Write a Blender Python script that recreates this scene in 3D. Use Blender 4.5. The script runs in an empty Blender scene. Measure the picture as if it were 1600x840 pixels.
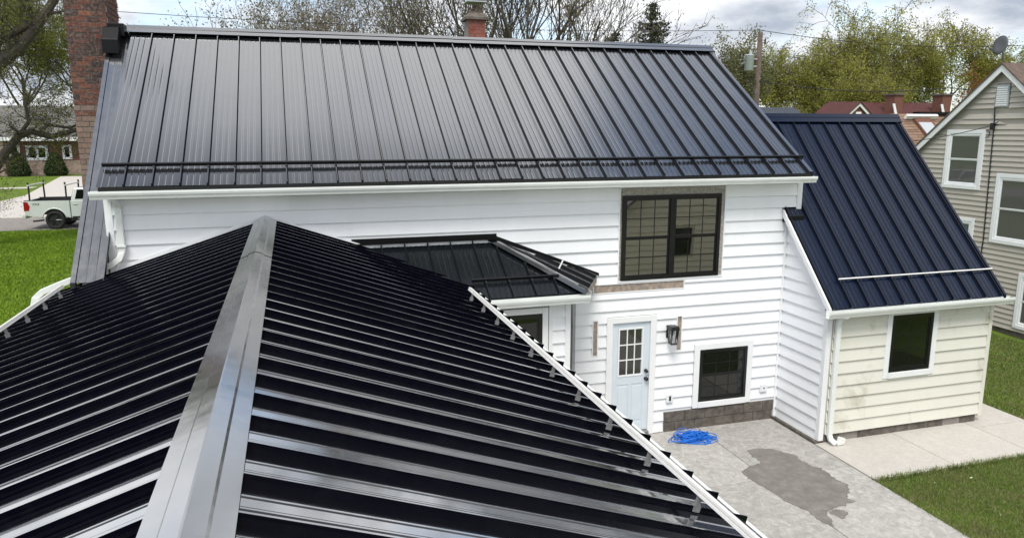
import bpy, bmesh, math, random
import numpy as np
from mathutils import Vector, Matrix

sc = bpy.context.scene
col = sc.collection
R = math.radians
H = 5.25                     # eye height above the patio; heights below are written relative to the eye
# ------------------------------------------------------------------ camera
cd = bpy.data.cameras.new('camera'); cam = bpy.data.objects.new('camera', cd); col.objects.link(cam)
cam.location = (0, 0, H); cam.rotation_euler = (R(90 - 10.73), 0, R(-16.6))
cd.sensor_width = 36; cd.lens = 36 * 1150 / 1600; cd.clip_start = .05; cd.clip_end = 3000
sc.camera = cam
# ------------------------------------------------------------------ sky and sun
SUN_EL, SUN_AZ = 58, 208      # high sun behind the photographer, veiled by thin cloud; azimuth from +Y towards +X
sdir = Vector((math.sin(R(SUN_AZ)) * math.cos(R(SUN_EL)), math.cos(R(SUN_AZ)) * math.cos(R(SUN_EL)), math.sin(R(SUN_EL))))
W = bpy.data.worlds.new('World'); sc.world = W; W.use_nodes = True
nt = W.node_tree; N = nt.nodes; Lk = nt.links
for n in list(N): N.remove(n)
def nd(tree, t, **kw):
    n = tree.nodes.new(t)
    for k, v in kw.items():
        if k.startswith('i_'): n.inputs[k[2:].replace('_', ' ')].default_value = v
        else: setattr(n, k, v)
    return n
out = nd(nt, 'ShaderNodeOutputWorld')
sky = nd(nt, 'ShaderNodeTexSky', sky_type='NISHITA', sun_disc=False, sun_elevation=R(SUN_EL), sun_rotation=R(SUN_AZ), air_density=1.0, dust_density=1.0, ozone_density=1.0)
bg1 = nd(nt, 'ShaderNodeBackground'); bg1.inputs[1].default_value = .13
Lk.new(sky.outputs[0], bg1.inputs[0])
tc = nd(nt, 'ShaderNodeTexCoord')
sep = nd(nt, 'ShaderNodeSeparateXYZ'); Lk.new(tc.outputs['Generated'], sep.inputs[0])
def mth(tree, op, a, b=None, clamp=False):
    n = tree.nodes.new('ShaderNodeMath'); n.operation = op; n.use_clamp = clamp
    for i, v in ((0, a), (1, b)):
        if v is None: continue
        if isinstance(v, (int, float)): n.inputs[i].default_value = v
        else: tree.links.new(v, n.inputs[i])
    return n.outputs[0]
zz = mth(nt, 'ADD', mth(nt, 'MAXIMUM', sep.outputs[2], 0.0), .27)
cx = mth(nt, 'DIVIDE', sep.outputs[0], zz); cy = mth(nt, 'DIVIDE', sep.outputs[1], zz)
cmb = nd(nt, 'ShaderNodeCombineXYZ'); Lk.new(cx, cmb.inputs[0]); Lk.new(cy, cmb.inputs[1]); cmb.inputs[2].default_value = 0.22
n1 = nd(nt, 'ShaderNodeTexNoise'); n1.inputs['Scale'].default_value = 1.15; n1.inputs['Detail'].default_value = 9; n1.inputs['Roughness'].default_value = .56; n1.inputs['Distortion'].default_value = .35
Lk.new(cmb.outputs[0], n1.inputs['Vector'])
cov = nd(nt, 'ShaderNodeValToRGB'); cov.color_ramp.elements[0].position = .365; cov.color_ramp.elements[1].position = .485
Lk.new(n1.outputs['Fac'], cov.inputs[0])
n2 = nd(nt, 'ShaderNodeTexNoise'); n2.inputs['Scale'].default_value = 1.7; n2.inputs['Detail'].default_value = 8; n2.inputs['Roughness'].default_value = .55
Lk.new(cmb.outputs[0], n2.inputs['Vector'])
shd = nd(nt, 'ShaderNodeValToRGB'); e = shd.color_ramp.elements
e[0].position = .38; e[0].color = (.40, .45, .53, 1); e[1].position = .58; e[1].color = (1.0, 1.01, 1.03, 1)
Lk.new(n2.outputs['Fac'], shd.inputs[0])
bg2 = nd(nt, 'ShaderNodeBackground'); Lk.new(shd.outputs[0], bg2.inputs[0]); bg2.inputs[1].default_value = .72
mx = nd(nt, 'ShaderNodeMixShader'); Lk.new(cov.outputs[0], mx.inputs[0]); Lk.new(bg1.outputs[0], mx.inputs[1]); Lk.new(bg2.outputs[0], mx.inputs[2])
Lk.new(mx.outputs[0], out.inputs[0])
sl = bpy.data.lights.new('sun', 'SUN'); sl.energy = 1.9; sl.angle = R(24); sl.color = (1, .96, .9)
so = bpy.data.objects.new('sun', sl); col.objects.link(so); so.rotation_euler = sdir.to_track_quat('Z', 'Y').to_euler(); so.location = (0, 20, 40)
sc.view_settings.view_transform = 'Standard'; sc.view_settings.look = 'None'; sc.view_settings.gamma = 1
sc.view_settings.exposure = 0.78

# ------------------------------------------------------------------ materials
def mat(name, base, rough=.5, spec=.5, metal=0., ior=1.5):
    m = bpy.data.materials.new(name); m.use_nodes = True
    b = m.node_tree.nodes['Principled BSDF']
    b.inputs['Base Color'].default_value = (*base, 1); b.inputs['Roughness'].default_value = rough
    b.inputs['Specular IOR Level'].default_value = spec; b.inputs['Metallic'].default_value = metal; b.inputs['IOR'].default_value = ior
    return m, m.node_tree, b
def noise(t, scale, detail=4, rough=.55, coord='Object', vec=(1, 1, 1), dist=0):
    c = t.nodes.new('ShaderNodeTexCoord'); mp = t.nodes.new('ShaderNodeMapping'); mp.inputs['Scale'].default_value = vec
    n = t.nodes.new('ShaderNodeTexNoise'); n.inputs['Scale'].default_value = scale; n.inputs['Detail'].default_value = detail
    n.inputs['Roughness'].default_value = rough; n.inputs['Distortion'].default_value = dist
    if coord == 'World':
        g = t.nodes.new('ShaderNodeNewGeometry'); t.links.new(g.outputs['Position'], mp.inputs[0])
    else: t.links.new(c.outputs[coord], mp.inputs[0])
    t.links.new(mp.outputs[0], n.inputs['Vector']); return n.outputs['Fac']
def ramp(t, fac, stops):
    r = t.nodes.new('ShaderNodeValToRGB'); el = r.color_ramp.elements
    while len(el) < len(stops): el.new(.5)
    for e_, (p, c) in zip(el, stops): e_.position = p; e_.color = (*c, 1)
    t.links.new(fac, r.inputs[0]); return r.outputs[0]
def mixc(t, fac, a, b, mode='MIX'):
    m = t.nodes.new('ShaderNodeMix'); m.data_type = 'RGBA'; m.blend_type = mode
    for i, v in ((0, fac), (6, a), (7, b)):
        if isinstance(v, (int, float)): m.inputs[i].default_value = v
        elif isinstance(v, tuple): m.inputs[i].default_value = (*v, 1)
        else: t.links.new(v, m.inputs[i])
    return m.outputs[2]
def bump(t, b, h, strength, dist=.01):
    n = t.nodes.new('ShaderNodeBump'); n.inputs['Strength'].default_value = strength; n.inputs['Distance'].default_value = dist
    t.links.new(h, n.inputs['Height']); t.links.new(n.outputs[0], b.inputs['Normal'])
def orand(t):
    return t.nodes.new('ShaderNodeObjectInfo').outputs['Random']
def simple(name, base, rough=.5, var=.12, scale=6, bmp=0., **kw):
    m, t, b = mat(name, base, rough, **kw)
    f = noise(t, scale, 5, .6, 'World')
    lo = tuple(c * (1 - var) for c in base); hi = tuple(min(1, c * (1 + var)) for c in base)
    t.links.new(ramp(t, f, [(.3, lo), (.7, hi)]), b.inputs['Base Color'])
    if bmp: bump(t, b, noise(t, scale * 6, 4, .6, 'World'), bmp, .01)
    return m
def roofmat(name, base, rough, bstr=.10, k=2.0, top=.9, scl=(1, 1, 1)):
    """painted steel: dark colour coat under a gloss whose mirror share rises towards grazing view"""
    m, t, b = mat(name, base, .5, .0)
    f = noise(t, 2.0, 3, .5, 'World', scl)                       # slight oil-canning of the sheet
    bp = t.nodes.new('ShaderNodeBump'); bp.inputs['Strength'].default_value = bstr; bp.inputs['Distance'].default_value = .02; t.links.new(f, bp.inputs['Height'])
    g = t.nodes.new('ShaderNodeBsdfGlossy'); t.links.new(bp.outputs[0], g.inputs['Normal'])
    d = noise(t, 7, 6, .65, 'World')
    rr = t.nodes.new('ShaderNodeMapRange'); rr.inputs['From Min'].default_value = .3; rr.inputs['From Max'].default_value = .75
    rr.inputs['To Min'].default_value = rough * .75; rr.inputs['To Max'].default_value = rough * 1.3
    t.links.new(d, rr.inputs[0]); t.links.new(rr.outputs[0], g.inputs['Roughness'])
    lw = t.nodes.new('ShaderNodeLayerWeight'); lw.inputs['Blend'].default_value = .5
    if isinstance(k, list):
        fac = ramp(t, lw.outputs['Facing'], [(p, (v, v, v)) for p, v in k])
    else: fac = mth(t, 'ADD', mth(t, 'MULTIPLY', mth(t, 'POWER', lw.outputs['Facing'], k), top), .006, True)
    sp = noise(t, 11, 5, .75, 'World'); hi = tuple(c * 1.8 + .012 for c in base)       # faint dust
    t.links.new(mixc(t, ramp(t, sp, [(.5, (0, 0, 0)), (.85, (.3, .3, .3))]), base, hi), b.inputs['Base Color'])
    ms = t.nodes.new('ShaderNodeMixShader'); t.links.new(fac, ms.inputs[0]); t.links.new(b.outputs[0], ms.inputs[1]); t.links.new(g.outputs[0], ms.inputs[2])
    t.links.new(ms.outputs[0], t.nodes['Material Output'].inputs[0]); return m
M = {}
M['roof_main'] = roofmat('black_steel_upper', (.012, .013, .015), .14, .08, [(0, .004), (.26, .02), (.38, .18), (.45, .40), (.60, .52), (1, .92)])
M['roof_wing'] = roofmat('black_steel_wing', (.002, .002, .005), .10, .04, [(0, .004), (.24, .012), (.42, .18), (.54, .64), (.68, .82), (1, .97)], .95, (.3, 1, 1))
M['roof_strip'] = roofmat('black_steel_strip_sheen', (.03, .032, .036), .2, .08, .95)  # same black paint as the main roof; brighter sheen put into a lighter base
M['roof_hip'] = roofmat('black_steel_hip', (.006, .008, .010), .2, .10, 2.6)
M['roof_sky_tint'] = roofmat('black_steel_sky_tint', (.002, .0075, .024), .20, .06, 3.2)  # black paint; the blue sky reflection is put into the base colour
M['cap'] = roofmat('black_steel_cap', (.006, .007, .009), .13, .16, [(0, .01), (.2, .06), (.4, .34), (.55, .64), (1, .97)], .95)
M['black'] = simple('black_paint', (.008, .008, .009), .28, .2)
M['seam_shade'] = simple('black_steel_seam_shade', (.005, .005, .007), .45, .2, spec=.25)  # rib sides: same roof paint, their dim reflection put into a darker colour
M['flash'] = simple('black_flashing', (.005, .005, .006), .4, .3, spec=.2)
M['alu'] = simple('aluminium_rail', (.70, .69, .66), .35, .06, 20)
M['alubr'] = simple('aluminium_bracket', (.28, .28, .28), .4, .15, 20, metal=.6)
def sidingmat(name, base, dirt, amt):
    m, t, b = mat(name, base, .42, .4)
    g = noise(t, 3.0, 5, .6, 'World', (1, 1, .25))
    c = ramp(t, g, [(.3, tuple(x * .955 for x in base)), (.65, base)])
    gr = noise(t, 1.2, 7, .68, 'World', (1.2, 1.2, .7), .4)
    lo = .66 - amt * .12
    mk_ = ramp(t, gr, [(lo, (0, 0, 0)), (lo + .16, (amt, amt, amt))])
    c = mixc(t, mk_, c, dirt)
    rn = orand(t); mr = t.nodes.new('ShaderNodeMapRange'); mr.inputs['To Min'].default_value = .955; mr.inputs['To Max'].default_value = 1.0
    t.links.new(rn, mr.inputs[0])
    cc = t.nodes.new('ShaderNodeCombineColor'); [t.links.new(mr.outputs[0], cc.inputs[i]) for i in range(3)]
    c = mixc(t, 1.0, c, cc.outputs[0], 'MULTIPLY')
    t.links.new(c, b.inputs['Base Color'])
    bump(t, b, noise(t, 40, 3, .6, 'World', (.15, .15, 1)), .03, .003); return m
M['white'] = sidingmat('white_siding', (.86, .87, .88), (.66, .66, .65), .10)
M['cream'] = sidingmat('cream_siding', (.73, .715, .63), (.36, .33, .23), .9)
M['tan'] = sidingmat('tan_siding', (.47, .43, .37), (.36, .33, .28), .2)
M['beige'] = sidingmat('beige_siding', (.66, .60, .46), (.5, .45, .34), .2)
M['trim'] = simple('white_trim', (.80, .81, .81), .4, .03, 5)
M['gutter'] = simple('gutter_white', (.76, .78, .75), .35, .05, 4)
M['door'] = simple('pale_blue_door', (.60, .67, .72), .4, .04, 4)
M['wood'] = simple('weathered_board', (.30, .245, .20), .85, .35, 14, .4)
M['osb'] = simple('grey_sheathing', (.34, .32, .28), .9, .45, 38, .5)
M['dark'] = simple('dark_gap', (.012, .012, .012), .8, .2)
def glassmat(name, ior, base=(.006, .007, .006)):
    m, t, b = mat(name, base, .015, .5, ior=ior)
    bump(t, b, noise(t, 2.2, 2, .5, 'World'), .10, .006); return m
M['glass'] = glassmat('window_glass', 4.0)
M['glass2'] = glassmat('dark_window_glass', 1.6)
M['glass3'] = glassmat('curtained_glass', 1.6, (.10, .10, .095))
M['glass4'] = glassmat('door_glass', 1.7, (.035, .035, .03))
M['interior'] = simple('window_interior', (.02, .02, .018), .7, .3, 3)
M['clear'], _t, _b = mat('lantern_glass', (.9, .93, .95), .03, .5); _b.inputs['Transmission Weight'].default_value = 1.0
def brickmat(name, stops, rough=.9):
    m, t, b = mat(name, (.3, .1, .08), rough, .2)
    c = ramp(t, orand(t), stops)
    f = noise(t, 22, 5, .65, 'World')
    c = mixc(t, ramp(t, f, [(.45, (0, 0, 0)), (.8, (.55, .55, .55))]), c, (.30, .27, .25))
    t.links.new(c, b.inputs['Base Color']); bump(t, b, noise(t, 60, 4, .6, 'World'), .4, .006); return m
M['brick'] = brickmat('red_brick', [(0, (.045, .032, .032)), (.3, (.095, .042, .033)), (.6, (.135, .05, .035)), (.85, (.065, .042, .04)), (1, (.19, .07, .04))])
M['brick_pale'] = brickmat('pale_brick', [(0, (.15, .10, .085)), (.4, (.21, .135, .105)), (.7, (.19, .145, .125)), (1, (.26, .165, .12))])
M['brick_far'] = brickmat('small_chimney_brick', [(0, (.20, .05, .035)), (1, (.30, .09, .06))])
M['mortar'] = simple('mortar', (.24, .215, .195), .95, .2, 20, .3)
M['block'] = simple('foundation_block', (.12, .104, .088), .95, .45, 9, .6)
def concrete(name, base, var, seed=0):
    m, t, b = mat(name, base, .9, .25)
    f = noise(t, 1.5, 10, .74, 'World', (1, 1, 1), .8); g = noise(t, 26, 5, .7, 'World')
    lo = tuple(c * (1 - var) for c in base); hi = tuple(c * (1 + var) for c in base)
    c = ramp(t, f, [(.30, lo), (.5, base), (.68, hi)])
    c = mixc(t, .5, c, ramp(t, g, [(.25, tuple(x * .72 for x in base)), (.65, tuple(x * 1.14 for x in base))]))
    bl_ = noise(t, 7.5, 6, .72, 'World', (1, 1, 1), 1.2); c = mixc(t, min(1, var * 1.6), c, ramp(t, bl_, [(.34, tuple(x * .70 for x in base)), (.5, base), (.66, tuple(min(1, x * 1.42) for x in base))]))
    rn = orand(t); mr = t.nodes.new('ShaderNodeMapRange'); mr.inputs['To Min'].default_value = .93; mr.inputs['To Max'].default_value = 1.05
    t.links.new(rn, mr.inputs[0]); cc = t.nodes.new('ShaderNodeCombineColor'); [t.links.new(mr.outputs[0], cc.inputs[i]) for i in range(3)]
    t.links.new(mixc(t, 1.0, c, cc.outputs[0], 'MULTIPLY'), b.inputs['Base Color'])
    bump(t, b, g, .35, .006); return m
M['patio'] = concrete('patio_concrete', (.37, .357, .33), .42)
M['walk'] = concrete('walk_concrete', (.50, .47, .425), .12)
M['drive'] = concrete('driveway_concrete', (.46, .43, .39), .1)
M['asphalt'] = simple('street_asphalt', (.22, .20, .18), .95, .2, 3, .3)
def wetmat():
    m, t, b = mat('damp_concrete', (.15, .14, .125), .6, .4)
    f = noise(t, 4.2, 9, .72, 'World'); t.links.new(ramp(t, f, [(.28, (.125, .115, .10)), (.5, (.18, .165, .145)), (.72, (.27, .25, .22))]), b.inputs['Base Color']); bump(t, b, noise(t, 26, 5, .7, 'World'), .3, .005)
    at = t.nodes.new('ShaderNodeAttribute'); at.attribute_name = 'fade'
    al = mth(t, 'ADD', mth(t, 'MULTIPLY', at.outputs['Fac'], 1.7), mth(t, 'MULTIPLY', mth(t, 'SUBTRACT', noise(t, 14, 6, .7, 'World'), .95), 1.3), True)
    tr_ = t.nodes.new('ShaderNodeBsdfTransparent'); ms = t.nodes.new('ShaderNodeMixShader'); t.links.new(al, ms.inputs[0]); t.links.new(tr_.outputs[0], ms.inputs[1]); t.links.new(b.outputs[0], ms.inputs[2]); t.links.new(ms.outputs[0], t.nodes['Material Output'].inputs[0]); return m
M['wet'] = wetmat()
def lawnmat():
    m, t, b = mat('lawn', (.06, .10, .02), .95, .1)
    f = noise(t, .55, 8, .65, 'World'); g = noise(t, 9, 6, .7, 'World')
    c = ramp(t, f, [(.3, (.075, .12, .018)), (.5, (.11, .17, .022)), (.7, (.14, .21, .028))])
    c = mixc(t, ramp(t, g, [(.5, (0, 0, 0)), (.75, (.6, .6, .6))]), c, (.10, .085, .045))
    t.links.new(c, b.inputs['Base Color']); bump(t, b, noise(t, 30, 5, .7, 'World'), .8, .03); return m
M['lawn'] = lawnmat()
def leafmat(name, stops, trans=.35, rough=.7, patch=None):
    m, t, b = mat(name, stops[0][1], rough, .25)
    g = t.nodes.new('ShaderNodeNewGeometry')
    c = ramp(t, g.outputs['Random Per Island'], stops)
    if patch:
        pn = noise(t, patch[0], 6, .68, 'World', (1, 1, 1), .5); c = mixc(t, ramp(t, pn, [(.46, (0, 0, 0)), (.70, (.75, .75, .75))]), c, patch[1])
    t.links.new(c, b.inputs['Base Color'])
    tr = t.nodes.new('ShaderNodeBsdfTranslucent'); t.links.new(c, tr.inputs[0])
    ms = t.nodes.new('ShaderNodeMixShader'); ms.inputs[0].default_value = trans
    o = t.nodes['Material Output']; t.links.new(b.outputs[0], ms.inputs[1]); t.links.new(tr.outputs[0], ms.inputs[2]); t.links.new(ms.outputs[0], o.inputs[0]); return m
M['grass'] = leafmat('grass_blades', [(0, (.09, .15, .025)), (.5, (.16, .24, .045)), (.80, (.23, .30, .08)), (.88, (.30, .26, .13)), (1, (.40, .34, .21))], .3, patch=(1.1, (.22, .185, .10)))
M['grass2'] = leafmat('bright_grass_blades', [(0, (.11, .19, .012)), (.5, (.18, .29, .02)), (1, (.25, .36, .03))], .3, patch=(.35, (.10, .17, .02)))
M['leaf_wil'] = leafmat('willow_leaves', [(0, (.20, .21, .04)), (.5, (.31, .31, .065)), (1, (.42, .40, .12))], .5)
M['leaf_pal'] = leafmat('pale_leaves', [(0, (.12, .13, .05)), (1, (.24, .24, .11))], .4)
M['leaf_bud'] = leafmat('budding_leaves', [(0, (.10, .085, .045)), (.6, (.15, .13, .06)), (1, (.20, .17, .09))], .35)
M['leaf_red'] = leafmat('reddish_buds', [(0, (.12, .07, .05)), (1, (.20, .12, .085))], .3)
M['leaf_olive'] = leafmat('olive_leaves', [(0, (.10, .115, .022)), (.6, (.17, .185, .035)), (1, (.24, .24, .06))], .4)
M['leaf_brown'] = leafmat('rust_leaves', [(0, (.16, .075, .02)), (1, (.27, .14, .04))], .35)
M['needle'] = leafmat('spruce_needles', [(0, (.012, .022, .014)), (1, (.03, .05, .03))], .1)
M['yew'] = leafmat('yew_foliage', [(0, (.02, .038, .012)), (1, (.05, .075, .02))], .15)
M['bark'] = simple('bark', (.075, .062, .05), .95, .4, 12, .8)
M['bark_grey'] = simple('grey_bark', (.19, .165, .14), .95, .35, 12, .6)
M['pole'] = simple('pole_wood', (.10, .075, .06), .9, .35, 6, .4)
M['steel'] = simple('transformer_grey', (.42, .45, .47), .45, .06, 5)
M['cable'] = simple('black_cable', (.015, .015, .016), .6, .2)
M['cord'], _t, _b = mat('blue_cord', (.006, .15, .62), .4, .5)
M['truck'] = simple('white_truck_paint', (.62, .66, .62), .18, .02, 3); M['truck'].node_tree.nodes['Principled BSDF'].inputs['Coat Weight'].default_value = .6
M['tyre'] = simple('tyre_rubber', (.014, .014, .014), .8, .2)
M['rim'] = simple('black_rim', (.02, .02, .022), .3, .2)
M['plastic'] = simple('black_plastic', (.015, .015, .016), .6, .2)
M['tail'] = simple('red_lens', (.30, .01, .012), .15, .1)
M['lampw'] = simple('clear_lens', (.8, .8, .8), .1, .05)
M['decal'] = simple('grey_decal', (.06, .07, .09), .4, .1)
M['shingle'] = simple('grey_shingles', (.13, .125, .115), .95, .3, 4, .6)
M['redroof'] = simple('red_shingles', (.075, .022, .02), .9, .2, 3, .4)
M['darkroof'] = simple('dark_metal_roof', (.03, .034, .042), .4, .15, 2)
def tanshingle():
    m, t, b = mat('tan_shingles', (.3, .17, .11), .95, .15)
    c = ramp(t, orand(t), [(0, (.15, .10, .07)), (.5, (.22, .145, .10)), (1, (.28, .19, .135))])
    c = mixc(t, .4, c, ramp(t, noise(t, 7, 4, .6, 'World'), [(.3, (.14, .09, .06)), (.7, (.30, .20, .145))])); t.links.new(c, b.inputs['Base Color']); return m
M['tanshingle'] = tanshingle()
M['brownshingle'] = simple('brown_shingles', (.12, .085, .068), .95, .3, 5, .5)
M['farbrick'] = simple('house_brick', (.16, .07, .05), .95, .4, 9, .4)
M['farstone'] = simple('house_stone', (.30, .23, .185), .95, .4, 5, .4)
M['dish'] = simple('dish_grey', (.06, .065, .07), .5, .1)
M['dead'] = simple('dead_leaf_mat', (.62, .56, .48), .9, .2)
M['plate'] = simple('white_plate', (.78, .80, .80), .4, .03)
M['hearth'] = simple('garden_soil', (.10, .08, .065), .95, .3, 8, .5)

# ------------------------------------------------------------------ builders
class MB:
    def __init__(s): s.v = []; s.f = []
    def add(s, vs, fs):
        k = len(s.v); s.v += [tuple(p) for p in vs]; s.f += [tuple(i + k for i in f) for f in fs]; return s
    def box(s, x0, x1, y0, y1, z0, z1):
        return s.add([(x0, y0, z0), (x1, y0, z0), (x1, y1, z0), (x0, y1, z0), (x0, y0, z1), (x1, y0, z1), (x1, y1, z1), (x0, y1, z1)],
                     [(0, 3, 2, 1), (4, 5, 6, 7), (0, 1, 5, 4), (1, 2, 6, 5), (2, 3, 7, 6), (3, 0, 4, 7)])
    def tube(s, pts, r, n=6, cap=True):
        pts = [Vector(p) for p in pts]; rs = r if isinstance(r, (list, tuple)) else [r] * len(pts)
        k = len(s.v); up = Vector((0, 0, 1)); prev = None
        for i, p in enumerate(pts):
            d = (pts[min(i + 1, len(pts) - 1)] - pts[max(i - 1, 0)]).normalized()
            if prev is None:
                a = d.cross(up if abs(d.z) < .9 else Vector((1, 0, 0))).normalized()
            else: a = (prev - d * prev.dot(d)).normalized()
            prev = a; b = d.cross(a)
            for j in range(n):
                t = 2 * math.pi * j / n; s.v.append(tuple(p + (a * math.cos(t) + b * math.sin(t)) * rs[i]))
        for i in range(len(pts) - 1):
            for j in range(n): s.f.append((k + i * n + j, k + i * n + (j + 1) % n, k + (i + 1) * n + (j + 1) % n, k + (i + 1) * n + j))
        if cap: s.f.append(tuple(k + j for j in range(n - 1, -1, -1))); s.f.append(tuple(k + (len(pts) - 1) * n + j for j in range(n)))
        return s
    def prism(s, poly, f0, f1):
        """poly of 2D points; f0/f1 map a 2D point to the two ends"""
        n = len(poly); k = len(s.v)
        s.v += [tuple(f0(p)) for p in poly] + [tuple(f1(p)) for p in poly]
        s.f += [tuple(k + i for i in range(n)), tuple(k + n + i for i in range(n - 1, -1, -1))]
        s.f += [(k + i, k + n + i, k + n + (i + 1) % n, k + (i + 1) % n) for i in range(n)]; return s
class Fr:
    """wall frame: u to the viewer's right, n out of the wall, w up (eye-relative heights)"""
    def __init__(s, o, U, Nn): s.o = Vector(o); s.U = Vector(U); s.N = Vector(Nn)
    def p(s, u, n, w): return s.o + s.U * u + s.N * n + Vector((0, 0, w))
    def box(s, mb, u0, u1, n0, n1, w0, w1):
        k = [s.p(u, n, w) for w in (w0, w1) for n in (n0, n1) for u in (u0, u1)]
        return mb.add(k, [(0, 2, 3, 1), (4, 5, 7, 6), (0, 1, 5, 4), (2, 6, 7, 3), (0, 4, 6, 2), (1, 3, 7, 5)])
WL = {}
def tag(o, label=None, cat=None, group=None, kind=None):
    if label: o['label'] = label
    if cat: o['category'] = cat
    if group: o['group'] = group
    if kind: o['kind'] = kind
    return o
def put(o, parent, loc):
    col.objects.link(o); loc = Vector(loc)
    if parent is not None:
        o.parent = parent; o.location = loc - WL[parent.name]
    else: o.location = loc
    WL[o.name] = loc; return o
def root(name, loc, label, cat, group=None):
    o = bpy.data.objects.new(name, None); o.empty_display_size = .2
    put(o, None, (loc[0], loc[1], loc[2] + H)); return tag(o, label, cat, group)
def mesh_from(mb, m, smooth=False, recalc=True):
    me = bpy.data.meshes.new('mesh'); me.from_pydata(mb.v, [], mb.f); me.materials.append(M[m] if isinstance(m, str) else m)
    if recalc and len(mb.f) < 6000:
        bm = bmesh.new(); bm.from_mesh(me); bmesh.ops.recalc_face_normals(bm, faces=bm.faces); bm.to_mesh(me); bm.free()
    if smooth: me.shade_smooth()
    me.update(); return me
def mk(name, mb, m, parent=None, smooth=False, recalc=True, bev=0, origin=None):
    """vertices are in eye-relative world coordinates; origin becomes the centre of the mesh's footprint"""
    a = np.array(mb.v)
    c = Vector(((a[:, 0].min() + a[:, 0].max()) / 2, (a[:, 1].min() + a[:, 1].max()) / 2, a[:, 2].min())) if origin is None else Vector(origin)
    q = MB(); q.v = [tuple(x) for x in (a - np.array(c))]; q.f = mb.f
    o = bpy.data.objects.new(name, mesh_from(q, m, smooth, recalc))
    put(o, parent, c + Vector((0, 0, H)))
    if bev:
        b = o.modifiers.new('bevel', 'BEVEL'); b.width = bev; b.segments = 2; b.limit_method = 'ANGLE'
    return o
def place(name, me, parent, Mx):
    """instance a mesh with matrix Mx (eye-relative)"""
    o = bpy.data.objects.new(name, me); loc = Mx.translation + Vector((0, 0, H))
    put(o, parent, loc); o.rotation_mode = 'XYZ'; o.rotation_euler = Mx.to_euler(); return o
def big(name, V, F, m, parent=None, loc=(0, 0, 0)):
    """fast mesh from numpy arrays (local coordinates)"""
    V = np.asarray(V, np.float32); F = np.asarray(F, np.int32); me = bpy.data.meshes.new('mesh'); k = F.shape[1]
    me.vertices.add(len(V)); me.vertices.foreach_set('co', V.ravel())
    me.loops.add(F.size); me.loops.foreach_set('vertex_index', F.ravel())
    me.polygons.add(len(F)); me.polygons.foreach_set('loop_start', np.arange(0, F.size, k, dtype=np.int32)); me.polygons.foreach_set('loop_total', np.full(len(F), k, np.int32))
    me.update(calc_edges=True); me.materials.append(M[m]); o = bpy.data.objects.new(name, me); put(o, parent, Vector(loc) + Vector((0, 0, H))); return o
rng = random.Random(7); nr = np.random.default_rng(7)

# ------------------------------------------------------------------ ground
def T(Y): return float(np.interp(Y, [14, 38, 80, 200, 2500], [-5.27, -4.68, -4.2, -4.0, -4.0]))
ys = [-120, -30, -5, 3, 8, 11, 14, 16, 20, 26, 32, 38, 45, 55, 65, 80, 120, 200, 500, 1500]
xs = [-1500, -300, -90, -40, -25, -15, -8, 0, 8, 14, 22, 40, 90, 300, 1500]
g = MB(); g.v = [(x, y, T(y) - .03) for y in ys for x in xs]; nx = len(xs)
g.f = [(j * nx + i, j * nx + i + 1, (j + 1) * nx + i + 1, (j + 1) * nx + i) for j in range(len(ys) - 1) for i in range(nx - 1)]
tag(mk('lawn', g, 'lawn', recalc=False), kind='structure')
def sheet(name, poly, m, dz, parent=None, thick=None):
    mb = MB()
    mb.prism(poly, lambda p: (p[0], p[1], T(p[1]) + dz - (thick or .05)), lambda p: (p[0], p[1], T(p[1]) + dz)); return mk(name, mb, m, parent)
road = tag(sheet('street', [(-80, 39.6), (-14, 39.6), (20, 38.2), (80, 38.2), (80, 43.6), (20, 43.6), (-14, 44.8), (-80, 44.8)], 'asphalt', -.018), kind='structure')
tag(sheet('driveway', [(-14.8, 44.9), (-10.5, 44.75), (-11.6, 72), (-18.3, 77), (-20.3, 77), (-17.6, 58), (-18.2, 50)], 'drive', -.012), kind='structure')
tag(sheet('pavement', [(-60, 62.6), (-19.0, 64.2), (-18.9, 65.4), (-60, 63.9)], 'drive', -.010), kind='structure')
tag(sheet('flower_bed', [(-36, 77.4), (-20.8, 78.2), (-20.4, 79.8), (-36, 79.8)], 'hearth', -.008), kind='structure')
# patio slabs by the back door, with tooled joints between them
patio = bpy.data.objects.new('patio', None); put(patio, None, (5.5, 6, 0)); tag(patio, kind='structure')
J = .006
for x0, x1 in ((2.2, 4.6), (4.6, 6.74), (6.74, 8.28)):
    for y0, y1 in ((1.5, 4.2), (4.2, 6.6), (6.6, 8.93), (8.93, 11.06)):
        mb = MB(); mb.box(x0 + J, x1 - J, y0 + J, y1 - J, -5.40, -5.25); mk('concrete_slab', mb, 'patio', patio, bev=.006)
mb = MB(); mb.box(2.25, 8.27, 1.55, 11.05, -5.42, -5.262); mk('joint_bed', mb, 'dark', patio)
wet = [(7.044, 9.87), (7.249, 9.87), (7.445, 9.812), (7.558, 9.643), (7.676, 9.487), (7.625, 9.325), (7.65, 9.116), (7.74, 8.978), (7.731, 8.854), (7.724, 8.601), (7.758, 8.407), (7.609, 8.214), (7.428, 8.096), (7.503, 7.962), (7.34, 7.956), (7.032, 7.886), (6.923, 7.866), (6.823, 7.689), (6.735, 7.492), (6.695, 7.593), (6.7, 7.91), (6.606, 8.184), (6.557, 8.503), (6.543, 8.779), (6.483, 9.003), (6.539, 9.226), (6.713, 9.34), (6.963, 9.378), (7.03, 9.473), (7.006, 9.686)]
def ragged(poly, amp, n=5):
    o = []
    for i, p in enumerate(poly):
        q = poly[(i + 1) % len(poly)]
        for k in range(n):
            t = k / n; o.append((p[0] + (q[0] - p[0]) * t + rng.gauss(0, amp), p[1] + (q[1] - p[1]) * t + rng.gauss(0, amp)))
    return o
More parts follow.
